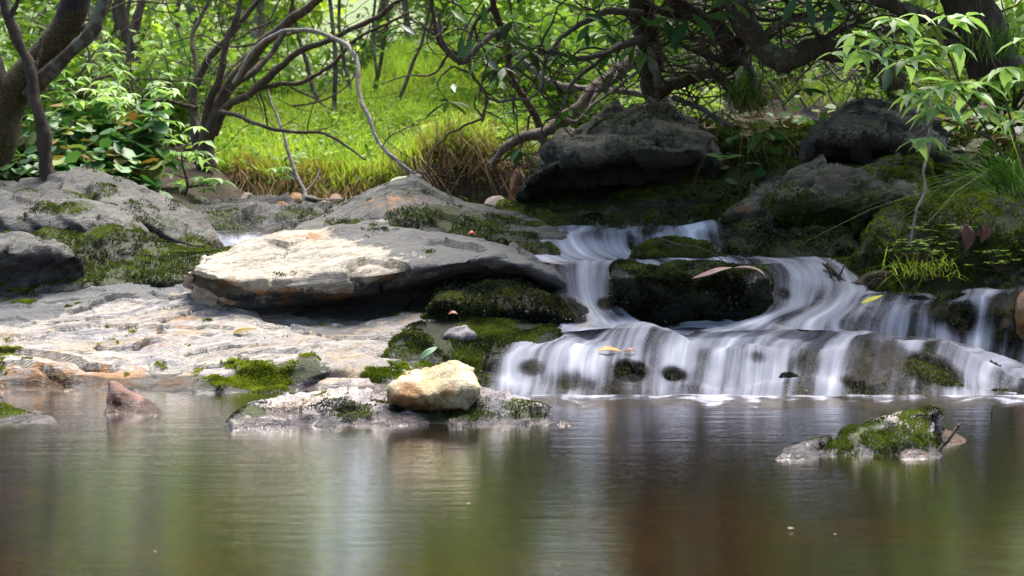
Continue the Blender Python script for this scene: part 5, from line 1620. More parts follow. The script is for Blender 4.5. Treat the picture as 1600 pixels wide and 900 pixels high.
    # unseen trees added behind and beside the camera to block sky light
    for px, X, Y, H, lab in [(0, -4.2, -3.5, 7, "unseen tree added to block sky light, behind the camera to one side"), (1, .3, -6.5, 8, "unseen tree added to block sky light, straight behind the camera"), (2, 4.4, -3.0, 7, "tree on the near bank beyond the pool's outer end"),
                             (3, -5.0, 2.5, 6, "unseen tree added to block sky light, by the shallow end"), (4, 5.2, 3.5, 7, "unseen tree added to block sky light, past the falls")]:
        base = np.array([X, Y, tz(X, Y) - .05])
        root = empty("unseen_shade_tree", base)
        acc = Acc()
        C = tube(acc, [base, base + (0.1, .1, H * .4), base + (-.1, .2, H * .7), base + (.1, .3, H)], .16, .05, n=24, sides=10, knots=.2, wob=.05)
        br = acc; tips = []
        for k in range(16):
            a = rng.uniform(0, 6.283)
            w = wander(C[int(rng.uniform(.25, .98) * 23)], [math.cos(a), math.sin(a), .35], 2.6 * rng.uniform(.6, 1.2), .3, .22, .02)
            tube(br, w, .05, .012, n=14, sides=6)
            tips.append(w[2:])
        br.build("trunk", B_BROWN, root)
        tips = np.concatenate(tips)
        n = 5200
        P = tips[rng.integers(0, len(tips), n)] + rng.normal(0, .38, (n, 3))
        lf = Acc()
        quick_leaves(lf, P, rng.normal(size=(n, 3)) * np.array([1, 1, .5]), .22 * rng.uniform(.6, 1.3, n), .6)
        lf.build("crown", L_RHODO, root)
        tag(root, lab, "tree")


background()


# ------------------------------------------------------------------ saplings and ground cover
def ground_cover(name, label, mat, n, xr, yr, L, h=.12, shape="round", cond=None, origin=None, stack=.2):
    acc = Acc()
    y = rng.uniform(*yr, n); px = rng.uniform(*xr, n); x = (px - 800) / FPX * y
    if cond is not None:
        k = cond(px, y)
        x, y = x[k], y[k]
    P = ground_pts(x, y, 0)
    P[:, 2] += h * rng.uniform(.1, 1, len(P)) + stack * np.maximum(0, fbm(P * 2.2, 2))
    a = rng.uniform(0, 6.283, len(P))
    D = np.stack([np.cos(a), np.sin(a) - .5, rng.normal(-.25, .3, len(P))], 1)
    leaves(acc, P, D, L * rng.uniform(.6, 1.25, len(P)), shape, roll=.35)
    o = acc.build(name, mat, origin=origin)
    tag(o, label, "ground cover", kind="stuff")


ground_cover("ground_cover", "glossy round leaved ground cover heaped below the mossy tree", L_GALAX, 2300, (-60, 250), (7.5, 8.8), .085, .30, stack=.5)
ground_cover("ground_cover", "scattered round green leaves on the shaded mossy bank", L_GALAX, 340, (1120, 1640), (6.9, 8.6), .07, .09)
ground_cover("ground_cover", "small leafy herbs along the far bank edge", L_SHRUB, 4200, (300, 800), (9.3, 13), .055, .16, "ovate", stack=.05)
ground_cover("ground_cover", "low green herbs on the slope behind the dead log", L_SHRUB, 2600, (780, 1120), (8.9, 12), .07, .2, "ovate")


def pale_sapling(label, px, py, Y, h, spread, n, lean=(0, 0), leaf=.085, group=None):
    b = at(px, py, Y)
    root = empty("pale_sapling", b)
    st = Acc(); lf = Acc()
    main = np.array([b + np.array([lean[0] * t, lean[1] * t, h * t]) + np.array([.02 * math.sin(5 * t), 0, 0]) for t in np.linspace(0, 1, 7)])
    tube(st, main, .011, .004, n=24, sides=6, wob=.02)
    for k in range(n):
        i = rng.integers(2, 7)
        a = rng.uniform(0, 6.283)
        w = wander(main[i], [math.cos(a), math.sin(a) * .7, .35], spread * rng.uniform(.4, 1.1), spread / 6, .2, -.01)
        tube(st, w, .004, .0018, n=10, sides=5)
        for q in w[2:]:
            m = rng.integers(3, 6)
            aa = rng.uniform(0, 6.283) + np.arange(m) * 6.283 / m
            D = np.stack([np.cos(aa), np.sin(aa), np.full(m, -.35) + rng.normal(0, .15, m)], 1)
            leaves(lf, np.repeat(q[None] + rng.normal(0, .02, (1, 3)), m, 0), D, leaf * rng.uniform(.7, 1.25, m), "point", roll=.25, var=np.clip(rng.normal(.5, .25) + rng.normal(0, .12, m), 0, 1))
    st.build("stem", B_DARK, root)
    lf.build("foliage", L_PALE, root)
    tag(root, label, "sapling", group)


GS = "pale green saplings by the far bank"
pale_sapling("tallest pale green sapling, its dark stem rising out of the ground cover", 230, 290, 8.1, .55, .42, 17, (-.03, .1), group=GS)
pale_sapling("pale green sapling in front of the laurel's trunk, leaves drooping onto the gravel bar", 285, 322, 8.3, .32, .26, 11, (.03, 0), group=GS)
pale_sapling("pale green sapling mixed into the glossy ground cover, beside the slim dark stem", 130, 250, 8.5, .40, .34, 11, (.05, 0), group=GS)
pale_sapling("small light sapling behind the tallest one, under the brown trunks", 205, 200, 9.2, .42, .4, 12, (.02, 0), group=GS)
pale_sapling("small fresh sapling on the earth bank before the sunny grass", 452, 300, 9.2, .22, .16, 6, leaf=.06, group=GS)


def hand_sapling():
    """the sapling with pointed pale leaves leaning in from the right bank"""
    Y = 5.9
    b = at(1610, 300, Y)
    root = empty("pointed_leaf_sapling", b)
    st = Acc(); lf = Acc()
    stems = [[(1610, 300, 5.9), (1560, 235, 5.8), (1520, 170, 5.75), (1465, 110, 5.7), (1420, 70, 5.65), (1385, 20, 5.6)],
             [(1600, 280, 5.9), (1580, 190, 5.85), (1560, 120, 5.8), (1540, 60, 5.8), (1530, -10, 5.8)],
             [(1545, 215, 5.8), (1500, 195, 5.7), (1465, 190, 5.65), (1430, 215, 5.6)],
             [(1520, 170, 5.75), (1500, 130, 5.7), (1480, 80, 5.68), (1450, 30, 5.65), (1420, -10, 5.6)],
             [(1465, 110, 5.7), (1430, 105, 5.65), (1380, 90, 5.6), (1340, 82, 5.58)],
             [(1420, 70, 5.65), (1370, 60, 5.6), (1330, 55, 5.6)]]
    for s in stems:
        tube(st, [at(*p) for p in s], .007, .002, n=26, sides=6)
    cl = [(1335, 52, 5.6, 42, 4), (1300, 82, 5.6, 34, 3), (1395, 28, 5.62, 46, 5), (1430, 22, 5.6, 42, 4), (1345, 78, 5.58, 46, 5), (1400, 70, 5.6, 40, 4), (1420, 92, 5.65, 50, 6), (1440, 60, 5.66, 44, 4),
          (1372, 60, 5.62, 40, 4), (1460, 70, 5.68, 42, 4), (1495, 68, 5.7, 46, 5), (1425, 145, 5.65, 46, 5), (1445, 155, 5.6, 46, 4), (1462, 135, 5.66, 52, 6), (1490, 130, 5.7, 50, 6), (1515, 142, 5.72, 48, 5),
          (1475, 170, 5.68, 50, 5), (1462, 165, 5.66, 46, 4), (1525, 168, 5.74, 46, 5), (1430, 218, 5.6, 44, 4), (1455, 214, 5.62, 44, 4), (1540, 130, 5.75, 44, 4), (1570, 105, 5.8, 46, 5), (1590, 125, 5.85, 44, 4),
          (1545, 180, 5.76, 40, 4), (1585, 185, 5.85, 40, 4), (1410, 40, 5.62, 40, 3), (1480, 25, 5.68, 44, 4), (1510, 25, 5.7, 42, 4), (1375, 88, 5.58, 42, 4), (1600, 60, 5.85, 44, 4)]
    for px, py, Y, L, m in cl:
        q = at(px, py, Y)
        a = rng.uniform(0, 6.283) + np.arange(m) * 6.283 / m + rng.normal(0, .25, m)
        D = np.stack([np.cos(a), np.sin(a) * .8 - .3, np.full(m, -.38) + rng.normal(0, .22, m)], 1)
        leaves(lf, np.repeat(q[None], m, 0), D, L / FPX * Y * 1.08 * rng.uniform(.75, 1.2, m), "point", roll=.2, var=np.clip(rng.normal(.6, .18, m), 0, 1))
    st.build("stem", B_BROWN, root)
    lf.build("foliage", L_PALE, root)
    tag(root, "sapling with drooping pale pointed leaves hanging over the shaded bank", "sapling")


hand_sapling()


# ------------------------------------------------------------------ rhododendron tangle
def rhodo(label, trunk, limbs, ntw, reach, mat, crown=None, leafn=0, group="rhododendrons over the bank", lo=0):
    P = np.array([at(*p) for p in trunk[0]])
    root = empty("rhododendron", P[0])
    acc = Acc()
    C = tube(acc, P, trunk[1] / FPX * P[0][1], trunk[2] / FPX * P[-1][1], n=len(P) * 9, sides=11, knots=.3, wob=.018)
    tacc = acc
    allc = [C[len(C) // 4:]]
    for l in limbs:
        Q = np.array([at(*p) for p in l[0]])
        acc = Acc()
        c = tube(acc, Q, l[1] / FPX * Q[0][1], l[2] / FPX * Q[-1][1], n=len(Q) * 9, sides=8, knots=.25, wob=.018)
        acc.build("branch", l[3] if len(l) > 3 else mat, root)
        allc.append(c)
    src = np.concatenate(allc)
    tw = Acc(); tips = []
    for k in range(ntw):
        s = src[rng.integers(0, len(src))]
        a = rng.uniform(0, 6.283)
        w = wander(s, [math.cos(a), .5 * math.sin(a), rng.normal(0, .5)], reach * rng.uniform(.5, 1.4), reach / 9, .27, -.01)
        r = rng.uniform(.0025, .009)
        tube(tw, w, r, r * .35, n=len(w) * 3, sides=5, wob=.012, var=rng.uniform(0, 1))
        tips.append(w[-1])
    if ntw:
        tw.build("twigs", B_GREY if ntw % 2 else B_BROWN, root)["kind"] = "stuff"
    lf = Acc()
    tips = np.array(tips) if tips else np.zeros((0, 3))
    if leafn and len(tips):
        sel = tips[rng.permutation(len(tips))[:leafn]]
        for q in sel:
            m = rng.integers(3, 7)
            a = rng.uniform(0, 6.283) + np.arange(m) * 6.283 / m
            D = np.stack([np.cos(a), np.sin(a), np.full(m, -.5) + rng.normal(0, .3, m)], 1)
            leaves(lf, np.repeat(q[None], m, 0), D, .14 * rng.uniform(.7, 1.2, m), "lance", roll=.3)
    if crown:
        (cx, cy, cz), (rx, ry, rz), n = crown
        u = rng.normal(size=(n, 3)); u /= np.linalg.norm(u, axis=1, keepdims=True)
        rr = rng.uniform(.25, 1, (n, 1)) ** .5
        Q = np.array([cx, cy, cz]) + u * rr * np.array([rx, ry, rz])
        keep = fbm(Q * 1.6, 3) > -.12
        Q = Q[keep]
        m = 5
        P5 = np.repeat(Q, m, 0)
        a = rng.uniform(0, 6.283, len(P5))
        D = np.stack([np.cos(a), np.sin(a), rng.normal(-.25, .35, len(P5))], 1)
        leaves(lf, P5, D, .15 * rng.uniform(.7, 1.2, len(P5)), "lance", roll=.3)
        # limbs that carry the crown
        cr = tacc
        for k in range(9):
            q = Q[rng.integers(0, len(Q))]
            s = C[-1]
            midp = (s + q) / 2 + rng.normal(0, .15, 3)
            tube(cr, [s, midp, q], .02, .006, n=12, sides=6, wob=.05)
    tacc.build("trunk", mat, root)
    if lf.n:
        lf.build("foliage", L_RHODO, root)
    tag(root, label, "shrub", group)
    return root


def tangle():
    rhodo("rhododendron with a thick twisted trunk rising straight behind the overhanging boulder",
          ([(1045, 215, 8.2), (1040, 180, 8.2), (1022, 140, 8.2), (1018, 90, 8.2), (1008, 45, 8.2), (1000, 0, 8.2), (985, -70, 8.2), (960, -160, 8.2)], 24, 16),
          [([(1030, 150, 8.1), (1055, 132, 8.0), (1085, 124, 7.95), (1112, 116, 7.9), (1130, 128, 7.9), (1150, 150, 7.9)], 10, 8, B_BROWN),
           ([(1040, 160, 8.1), (1055, 175, 8.0), (1075, 190, 7.95), (1088, 196, 7.9)], 9, 4, B_PALE),
           ([(1010, 60, 8.1), (970, 72, 8.0), (940, 85, 7.9), (905, 92, 7.8), (870, 80, 7.7), (830, 85, 7.6), (800, 105, 7.5)], 6, 2, B_GREY),
           ([(1012, 55, 8.1), (960, 75, 8.0), (900, 125, 7.9), (880, 160, 7.8), (868, 190, 7.7)], 5, 2, B_GREY),
           ([(1005, 20, 8.1), (950, 20, 8.0), (900, 40, 7.9), (860, 80, 7.8), (850, 120, 7.7), (830, 150, 7.6), (780, 160, 7.5)], 6, 2, B_GREY),
           ([(1018, 70, 8.1), (1016, 95, 8.0), (1022, 110, 7.9), (1026, 135, 7.9)], 7, 5, B_GREY),
           ([(1000, 0, 8.2), (1040, 20, 8.1), (1090, 25, 8.0), (1140, 10, 7.9), (1200, 30, 7.8), (1260, 20, 7.7)], 7, 3),
           ([(1010, 30, 8.2), (1060, 55, 8.1), (1120, 65, 8.0), (1180, 62, 7.9), (1240, 40, 7.8)], 5, 2, B_GREY)],
          150, .55, B_DARK, ((1.1, 7.9, 2.42), (1.5, 1.3, .45), 560), 26)
    rhodo("rhododendron limb bent like an elbow, blotched with pale lichen",
          ([(1400, 130, 7.3), (1380, 108, 7.25), (1330, 82, 7.2), (1270, 78, 7.2), (1222, 92, 7.2), (1196, 75, 7.2), (1165, 30, 7.2), (1140, -20, 7.2), (1120, -110, 7.2), (1110, -200, 7.2)], 17, 17),
          [([(1250, 80, 7.2), (1290, 60, 7.3), (1330, 40, 7.4), (1370, 30, 7.5)], 6, 3),
           ([(1190, 60, 7.2), (1230, 30, 7.2), (1280, 30, 7.2), (1340, -10, 7.2)], 5, 3, B_GREY)],
          70, .45, B_LICHEN, ((1.25, 7.2, 2.25), (1.2, .9, .38), 560), 18)
    rhodo("rhododendron with a slanting dark trunk ending at the hanging grass tuft",
          ([(1185, 170, 7.9), (1172, 135, 7.9), (1150, 95, 7.9), (1130, 55, 7.9), (1100, 30, 7.9), (1060, 5, 7.9), (1030, -50, 7.9), (1010, -120, 7.9)], 16, 9),
          [([(1155, 110, 7.9), (1120, 90, 7.9), (1085, 80, 8.0), (1050, 60, 8.1)], 7, 3), ([(1160, 120, 7.9), (1158, 60, 7.9), (1140, 20, 7.9), (1145, -30, 7.9)], 10, 6)],
          50, .5, B_DARK, ((1.0, 6.6, 2.3), (1.2, 1.0, .35), 560), 12)
    rhodo("old stump like rhododendron trunk in the upper corner of the shaded bank",
          ([(1560, 110, 6.9), (1545, 75, 6.9), (1528, 40, 6.9), (1508, 0, 6.9), (1490, -60, 6.9), (1470, -150, 6.9)], 42, 28),
          [([(1530, 70, 6.9), (1480, 45, 6.9), (1430, 22, 6.9), (1380, 5, 6.9), (1330, -30, 6.9)], 16, 9, B_LICHEN),
           ([(1500, 70, 6.85), (1450, 60, 6.8), (1410, 45, 6.8), (1380, 50, 6.8)], 7, 5)],
          30, .4, B_DARK, ((2.5, 7.3, 2.25), (1.2, 1.0, .4), 560), 10)
    rhodo("rhododendron with thin boughs dangling dark leaves above the dead log",
          ([(860, 260, 8.9), (842, 190, 8.8), (800, 120, 8.6), (790, 60, 8.4), (770, 0, 8.2), (760, -80, 8.0)], 6, 5),
          [([(785, 45, 8.3), (750, 70, 8.1), (720, 100, 8.0), (690, 60, 7.9), (684, 20, 7.9)], 6, 3, B_GREY),
           ([(720, 100, 8.0), (700, 84, 8.0), (680, 50, 8.0), (670, -10, 8.0)], 5, 3),
           ([(770, 10, 8.2), (740, 40, 8.1), (735, 110, 8.0), (760, 150, 7.9), (750, 190, 7.8)], 4, 2)],
          44, .5, B_BROWN, ((.3, 8.2, 2.4), (.8, .7, .28), 120), 16)
    # hand placed hanging leaf whorls
    acc = Acc()
    wh = [(722, 55, 7.4, 40, (-.1, -.95)), (738, 60, 7.4, 38, (-.35, -.85)), (756, 5, 7.4, 38, (0, -.9)), (705, 15, 7.4, 40, (.6, -.5)), (880, 5, 7.3, 38, (.7, -.35)), (912, 22, 7.3, 40, (.85, -.3)), (922, 38, 7.3, 40, (-.55, -.75)),
          (930, 20, 7.3, 44, (.55, -.7)), (915, 45, 7.3, 34, (.1, -.95)), (1040, 30, 7.2, 62, (.25, -.85)), (1048, 28, 7.2, 45, (-.9, -.3)), (1075, 30, 7.2, 60, (-.4, -.65)), (1080, 20, 7.2, 60, (.6, -.75)), (1098, 25, 7.2, 55, (.9, -.1)),
          (1130, 10, 7.2, 50, (.75, -.5)), (1150, -5, 7.2, 50, (-.8, -.35)), (1000, 25, 7.2, 30, (.6, -.5)), (1245, -5, 6.8, 52, (-.5, -.8)), (1260, -5, 6.8, 55, (.15, -.95)), (1290, -8, 6.8, 50, (.6, -.7)), (1300, 0, 6.8, 58, (-.25, -.9)), (1208, -5, 6.8, 45, (-.9, -.35))]
    hb = at(1000, -60, 7.25)
    root = empty("rhododendron_sprig", hb)
    st = Acc()
    for px, py, Y, L, (dx, dz) in wh:
        q = at(px, py, Y)
        leaves(acc, q, np.array([[dx, -.35, dz]]), L / FPX * Y, "lance", up=np.array([[-dz * .3, -.8, .5]]), var=rng.uniform(.3, .95))
    for pts in ([(1000, -60, 7.25), (960, -20, 7.3), (925, 15, 7.3), (880, 5, 7.3), (800, -20, 7.35), (756, 0, 7.4), (722, 55, 7.4)], [(1000, -60, 7.25), (1040, 0, 7.2), (1060, 32, 7.2), (1098, 25, 7.2), (1150, -5, 7.2)],
                [(1150, -5, 7.2), (1200, -25, 6.9), (1250, -8, 6.8), (1300, 0, 6.8)]):
        tube(st, [at(*p) for p in pts], .006, .004, sides=6, wob=.01)
    acc.build("foliage", L_RHODO, root)
    st.build("stem", B_BROWN, root)
    tag(root, "sprig of long dark leathery leaves hanging in at the top edge of the photo", "sprig")
    # logs and roots
    woody("dead_log", "weathered grey brown dead log slanting down to the far earth bank", "log",
          ([(768, 258, 8.3), (790, 232, 8.3), (815, 215, 8.35), (850, 206, 8.4), (885, 182, 8.5), (915, 155, 8.55), (932, 138, 8.6), (965, 110, 8.7), (995, 88, 8.8), (1015, 55, 8.9)], 6, 12),
          [([(935, 140, 8.55), (930, 150, 8.5), (922, 166, 8.45)], 6, 2), ([(845, 205, 8.38), (850, 230, 8.35), (852, 245, 8.3)], 4, 1.5), ([(880, 185, 8.45), (900, 190, 8.45), (930, 160, 8.4), (990, 118, 8.3), (1005, 102, 8.2)], 3.5, 2, B_PALE)], B_DEAD, knots=.35)
    woody("fallen_pole", "thin yellowish fallen pole lying behind the dead log", "log",
          ([(795, 70, 9.4), (830, 105, 9.3), (866, 132, 9.2), (905, 137, 9.1), (960, 142, 9.0), (1010, 148, 8.9)], 4.5, 5), [], B_GREY)
    woody("fallen_pole", "short pale stick leaning on the bank past the overhanging boulder", "log",
          ([(1052, 152, 8.0), (1085, 165, 7.9), (1120, 185, 7.8), (1140, 196, 7.7)], 5, 4), [], B_GREY)
    woody("hanging_stick", "crooked bleached stick hanging from the sapling down to the moss hummock", "twig",
          ([(1450, 155, 5.75), (1456, 185, 5.74), (1454, 215, 5.73), (1448, 245, 5.72), (1440, 270, 5.7), (1444, 300, 5.7), (1434, 325, 5.7), (1430, 350, 5.75), (1422, 382, 5.8)], 3.2, 1.6), [], B_PALE)
    # tangle of red dead roots below the log
    acc = Acc()
    for k in range(60):
        px = rng.uniform(770, 900); py = rng.uniform(215, 300)
        s = at(px, py, 8.35 + rng.uniform(-.15, .15))
        a = rng.normal(-.7, .5)
        w = wander(s, [math.cos(a), rng.normal(0, .3), math.sin(a)], rng.uniform(.15, .5), .05, .22)
        r = rng.uniform(.002, .006)
        tube(acc, w, r, r * .5, n=len(w) * 3, sides=5)
    o = acc.build("dead_roots", B_RED)
    tag(o, "tangle of reddish dead roots and twigs beside the overhanging boulder", "roots", kind="stuff")
    # loose dead twigs of the thicket behind
    acc = Acc()
    for k in range(150):
        px = rng.uniform(1000, 1420); py = rng.uniform(-20, 150); Y = rng.uniform(8.2, 11)
        s = at(px, py, Y)
        a = rng.uniform(0, 6.283)
        w = wander(s, [math.cos(a), .3, .5 * math.sin(a)], rng.uniform(.4, 1.1), .1, .25)
        r = rng.uniform(.004, .010)
        tube(acc, w, r, r * .4, n=len(w) * 2, sides=5)
    o = acc.build("dead_twigs", B_GREY)
    tag(o, "thicket of grey dead twigs behind the bent rhododendron limb", "twigs", kind="stuff")
    acc = Acc()
    for k in range(70):
        px = rng.uniform(-20, 480); py = rng.uniform(-20, 170); Y = rng.uniform(9.5, 13)
        s = at(px, py, Y)
        a = rng.uniform(0, 6.283)
        w = wander(s, [math.cos(a), .3, .8 * math.sin(a)], rng.uniform(.5, 1.4), .12, .2)
        r = rng.uniform(.004, .012)
        tube(acc, w, r, r * .4, n=len(w) * 2, sides=5)
    o = acc.build("dead_twigs", B_BROWN)
    tag(o, "loose brown twigs in the thicket behind the pale saplings", "twigs", kind="stuff")


tangle()


# ------------------------------------------------------------------ grass tufts and small plants
def tuft(name, label, px, py, Y, n, h, mat, lean=.5, droop=.6, w=.003, dead=0, rad=.04, dirs=None, sx=1.0):
    b = at(px, py, Y)
    acc = Acc()
    P = b + rng.normal(0, rad, (n, 3)) * np.array([sx, 1, .4])
    d = None
    if dirs is not None:
        d = np.array(dirs) + rng.normal(0, .5, (n, 3)) * np.array([1, 1, 0])
    root = empty(name, b)
    blades(acc, P, h, w, lean, droop, dirs=d)
    acc.build("blades", mat, root)
    if dead:
        acc = Acc()
        P = b + rng.normal(0, rad, (dead, 3)) * np.array([sx, 1, .4])
        dd = np.stack([rng.normal(0, .35, dead), -np.ones(dead) * .5, 0 * P[:, 0]], 1)
        blades(acc, P, h * 1.0, w * .7, .25, 1.7, dirs=dd)
        acc.build("dead_blades", L_DRY, root)
    tag(root, label, "grass tuft")


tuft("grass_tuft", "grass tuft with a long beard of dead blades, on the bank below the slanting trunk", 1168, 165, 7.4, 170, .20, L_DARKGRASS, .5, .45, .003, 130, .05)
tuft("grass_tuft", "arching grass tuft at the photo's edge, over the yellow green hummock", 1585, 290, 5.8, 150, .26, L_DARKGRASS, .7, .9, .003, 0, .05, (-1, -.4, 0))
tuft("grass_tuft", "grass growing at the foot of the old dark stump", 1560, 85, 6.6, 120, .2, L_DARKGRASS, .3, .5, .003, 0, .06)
tuft("grass_tuft", "bright grass clump at the water's edge below the moss hummock", 1440, 425, 5.84, 130, .09, L_GRASS, .7, .8, .003, 0, .05, (-.4, -.8, 0), 1.6)
tuft("root_tuft", "brown hanging root tuft above the angular grey boulder", 1392, 115, 6.8, 40, .05, L_DARKGRASS, .4, .4, .003, 130, .03)
for i, (px, py, h, lab) in enumerate([(712, 205, .24, "tall grass clump at the rounded end of the sunny slope"), (640, 240, .2, "grass clump above the earth bank by the white arching branch"), (745, 222, .2, "grass clump on the bank corner near the dead log"),
                                      (600, 262, .16, "low grass clump behind the pointed rock"), (700, 230, .2, "straw bearded grass clump over the dark bank hollow"), (430, 268, .2, "grass clump next to the dead forked twig")]):
    tuft("grass_tuft", lab, px, py + 14 - (10 if px > 680 else 0), 9.55 if px > 680 else 9.42, 130, h * .8, L_GRASS, .35, .45, .0045, 110 if i in (4, 2, 0) else 50, .07)


def small_plant(label, px, py, Y, n, L, h=.08, spread=.05, mat=L_SHRUB, shape="ovate"):
    b = at(px, py, Y)
    root = empty("small_plant", b)
    st = Acc(); lf = Acc()
    for k in range(n):
        q = b + np.array([rng.normal(0, spread), rng.normal(0, spread * .6), h * rng.uniform(.3, 1)])
        tube(st, [b, (b + q) / 2 + rng.normal(0, .006, 3), q], .0018, .001, n=6, sides=4)
        m = rng.integers(3, 6)
        a = rng.uniform(0, 6.283) + np.arange(m) * 6.283 / m
        leaves(lf, np.repeat(q[None], m, 0), np.stack([np.cos(a), np.sin(a) * .8 - .2, np.full(m, .05) + rng.normal(0, .15, m)], 1), L * rng.uniform(.7, 1.2, m), shape, roll=.2)
    st.build("stem", B_BROWN, root)
    lf.build("foliage", mat, root)
    tag(root, label, "plant")


small_plant("little pale plant growing from the side of the overhanging boulder", 1125, 258, 7.0, 2, .07, .05, .02, L_PALE)
small_plant("single tiny round leaved plant on the dark earth below the grass tuft's beard", 1176, 262, 7.0, 1, .05, .03, .01, L_PALE)
small_plant("bright mat of tiny herbs under the hanging stick", 1440, 408, 5.86, 40, .022, .09, .07, L_SHRUB)
small_plant("tiny green herbs on the dark soil at the photo's edge", 1560, 425, 5.9, 26, .024, .09, .06, L_SHRUB)
small_plant("green fern like herbs on the flank of the moss hummock", 1475, 380, 5.98, 30, .022, .08, .07, L_SHRUB)


def loose_leaf(name, label, pts, width, mat, curl=.15, stalk=None):
    """one fallen leaf lying along pts (px, py, Y)"""
    C = catmull(np.array([at(*p) for p in pts]), 14)
    T = np.gradient(C, axis=0); T /= np.linalg.norm(T, axis=1, keepdims=True)
    S = np.cross(T, np.array([0, -.55, 1.0])); S /= np.linalg.norm(S, axis=1, keepdims=True)
    N = np.cross(S, T)
    t = np.linspace(0, 1, 14)
    w = width * np.sin(np.pi * t ** .8) ** .8
    rows = [C - S * w[:, None] + N * (w * curl)[:, None], C - S * (w * .5)[:, None] + N * (w * curl * .2)[:, None], C, C + S * (w * .5)[:, None] + N * (w * curl * .2)[:, None], C + S * w[:, None] + N * (w * curl)[:, None]]
    G = np.stack(rows, 0)
    o = mesh(name, G.reshape(-1, 3), grid_faces(5, 14), mat, attrs={"var": np.full(70, .5)})
    sol = o.modifiers.new("thickness", 'SOLIDIFY'); sol.thickness = .0012
    tag(o, label, "leaf")


loose_leaf("fallen_leaf", "pink brown fallen leaf draped over the black block", [(1082, 435, 5.46), (1105, 428, 5.45), (1125, 421, 5.46), (1145, 418, 5.5)], .015, plain_leaf("pink_leaf", (.30, .13, .10), (.60, .36, .32)), .1)
loose_leaf("fallen_leaf", "curled brown leaf trailing over the black block's corner, behind the pink one", [(1146, 419, 5.5), (1165, 418, 5.5), (1184, 422, 5.5), (1197, 432, 5.47)], .008, plain_leaf("brown_leaf", (.14, .06, .05), (.36, .2, .17)), .4)
loose_leaf("fallen_leaf", "orange fallen leaf caught on the wide lowest fall", [(934, 548, 4.93), (950, 545, 4.93), (972, 549, 4.93)], .012, plain_leaf("orange_leaf", (.55, .22, .02), (.75, .42, .05)), .2)
loose_leaf("fallen_leaf", "small reddish curled leaf beside the orange one on the fall", [(975, 550, 4.92), (985, 546, 4.92), (994, 550, 4.92)], .008, plain_leaf("red_leaf", (.30, .10, .05), (.5, .22, .12)), .3)
loose_leaf("fallen_leaf", "bright yellow fallen leaf floating above the low ledge veil", [(1346, 474, 5.62), (1362, 468, 5.62), (1381, 461, 5.62)], .013, plain_leaf("yellow_leaf", (.60, .50, .02), (.80, .70, .05)), .1)
loose_leaf("fallen_leaf", "waxy green fallen leaf standing on the green mossy mound", [(656, 562, 5.04), (668, 552, 5.04), (684, 542, 5.06)], .017, plain_leaf("green_leaf", (.07, .17, .07), (.18, .32, .15)), .2)
loose_leaf("fallen_leaf", "light green fallen leaf between the pointed rock and the upper fall", [(750, 365, 6.6), (766, 361, 6.6), (785, 356, 6.6)], .016, plain_leaf("lime_leaf", (.22, .34, .10), (.40, .52, .22)), .2)
loose_leaf("fallen_leaf", "scrap of red leaf on top of the charcoal boulder", [(731, 367, 6.2), (737, 363, 6.2), (743, 366, 6.2)], .010, plain_leaf("scarlet_leaf", (.45, .05, .02), (.6, .1, .04)), .2)
loose_leaf("fallen_leaf", "coral leaf scrap on the dark mossy ledge", [(701, 491, 5.42), (708, 488, 5.42), (715, 491, 5.42)], .009, plain_leaf("coral_leaf", (.55, .2, .14), (.7, .34, .26)), .2)
loose_leaf("fallen_leaf", "curled ochre leaf lying on the pale bedrock shelf", [(362, 522, 5.28), (380, 517, 5.28), (400, 513, 5.28)], .016, plain_leaf("ochre_leaf", (.22, .15, .03), (.42, .32, .08)), .3)
loose_leaf("dead_leaf", "large dark maroon dead leaf hanging on the hummock's flank", [(1508, 352, 5.85), (1512, 372, 5.82), (1510, 392, 5.82)], .03, plain_leaf("maroon_leaf", (.04, .015, .012), (.14, .05, .035)), .4)
loose_leaf("dead_leaf", "reddish brown dead leaf folded beside the maroon one", [(1536, 350, 5.85), (1540, 364, 5.84), (1533, 380, 5.84)], .022, plain_leaf("rust_leaf", (.10, .03, .015), (.26, .09, .05)), .4)
loose_leaf("dead_leaf", "pale purple grey dead leaf lying on the shaded bank below the bent limb", [(1250, 175, 7.15), (1268, 182, 7.15), (1282, 188, 7.15)], .05, plain_leaf("faded_leaf", (.20, .13, .12), (.38, .27, .25)), .2)
loose_leaf("sunken_leaf", "green leaf drifting just under the pool surface", [(1042, 793, 2.88), (1070, 791, 2.88), (1100, 789, 2.88)], .012, plain_leaf("drift_leaf", (.06, .14, .03), (.12, .22, .06)), .05)

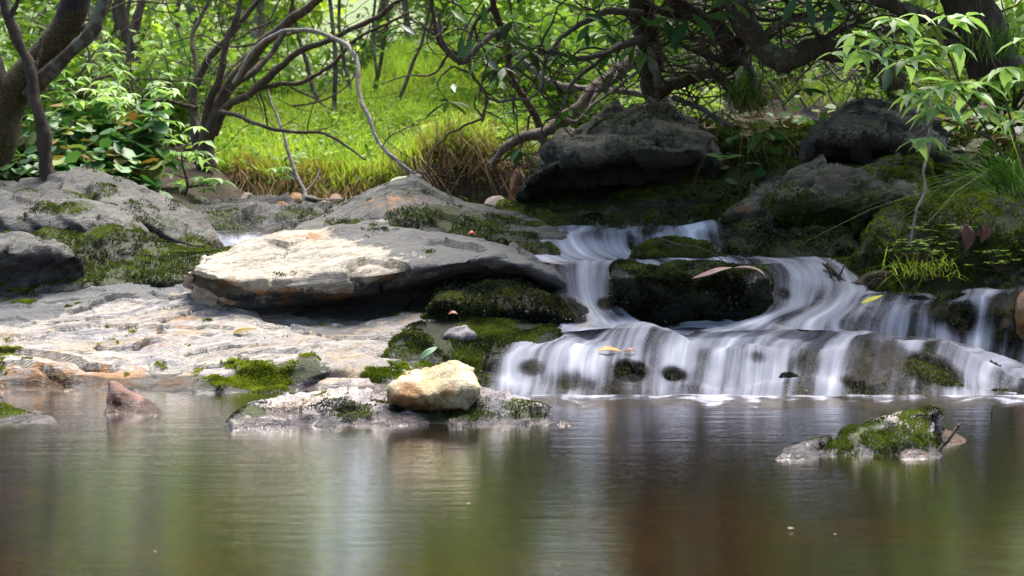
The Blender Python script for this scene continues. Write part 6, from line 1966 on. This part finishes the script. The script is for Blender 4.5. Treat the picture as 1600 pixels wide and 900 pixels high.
woody("bare_twig", "thin bare twig with one green leaf laid across the mossy stone", "twig", ([(1024, 370, 6.0), (1045, 377, 6.0), (1070, 382, 6.0), (1098, 388, 6.0), (1118, 398, 6.0), (1134, 411, 6.0)], 1.3, .9), [([(1070, 382, 6.0), (1078, 378, 6.0)], .8, .6)], B_BROWN)
woody("bare_twig", "dark broken twig sticking out of the pool beside the raised snout rock", "twig", ([(1462, 712, 3.44), (1475, 694, 3.45), (1488, 678, 3.46), (1497, 665, 3.47)], 3.2, 2.6), [([(1476, 692, 3.45), (1470, 686, 3.45)], 1.2, .8)], B_DARK)
woody("bare_twig", "tiny forked twig poking up from the pool near the lowest fall", "twig", ([(1553, 653, 4.1), (1554, 645, 4.1), (1558, 633, 4.1)], 1.3, .8), [([(1554, 645, 4.1), (1548, 640, 4.1)], .9, .6)], B_DARK)
woody("twig_jam", "clump of wet dark broken twigs jammed between the broad chute and the moss cushion", "twig", ([(1290, 412, 5.82), (1305, 428, 5.8), (1325, 444, 5.78), (1365, 440, 5.8), (1390, 430, 5.85)], 5, 3.5),
      [([(1300, 440, 5.78), (1296, 420, 5.78), (1286, 408, 5.78)], 3, 1.5), ([(1310, 442, 5.77), (1315, 425, 5.77), (1318, 415, 5.77)], 3, 1), ([(1330, 448, 5.76), (1310, 440, 5.76), (1298, 428, 5.76)], 1.6, 1, B_RED),
       ([(1340, 445, 5.8), (1360, 430, 5.8), (1385, 428, 5.8)], 7, 5)], B_DARK)

for px, py, L, lab in [(1232, 826, .011, "pinkish petal floating on the brown water, largest of the petals"), (729, 787, .008, "white petal floating on the pool below the long island"), (1303, 835, .006, "tiny white petal just past the pinkish one on the water"), (240, 862, .006, "tiny petal floating where the pool mirrors the slope")]:
    c = atz(px, py, .004)
    loose = Acc()
    leaves(loose, c[None], np.array([[1, .3, .05]]), L, "round", up=np.array([[0, 0, 1.0]]), var=.6)
    tag(loose.build("floating_petal", plain_leaf("petal", (.22, .14, .12), (.34, .25, .21))), lab, "petal")
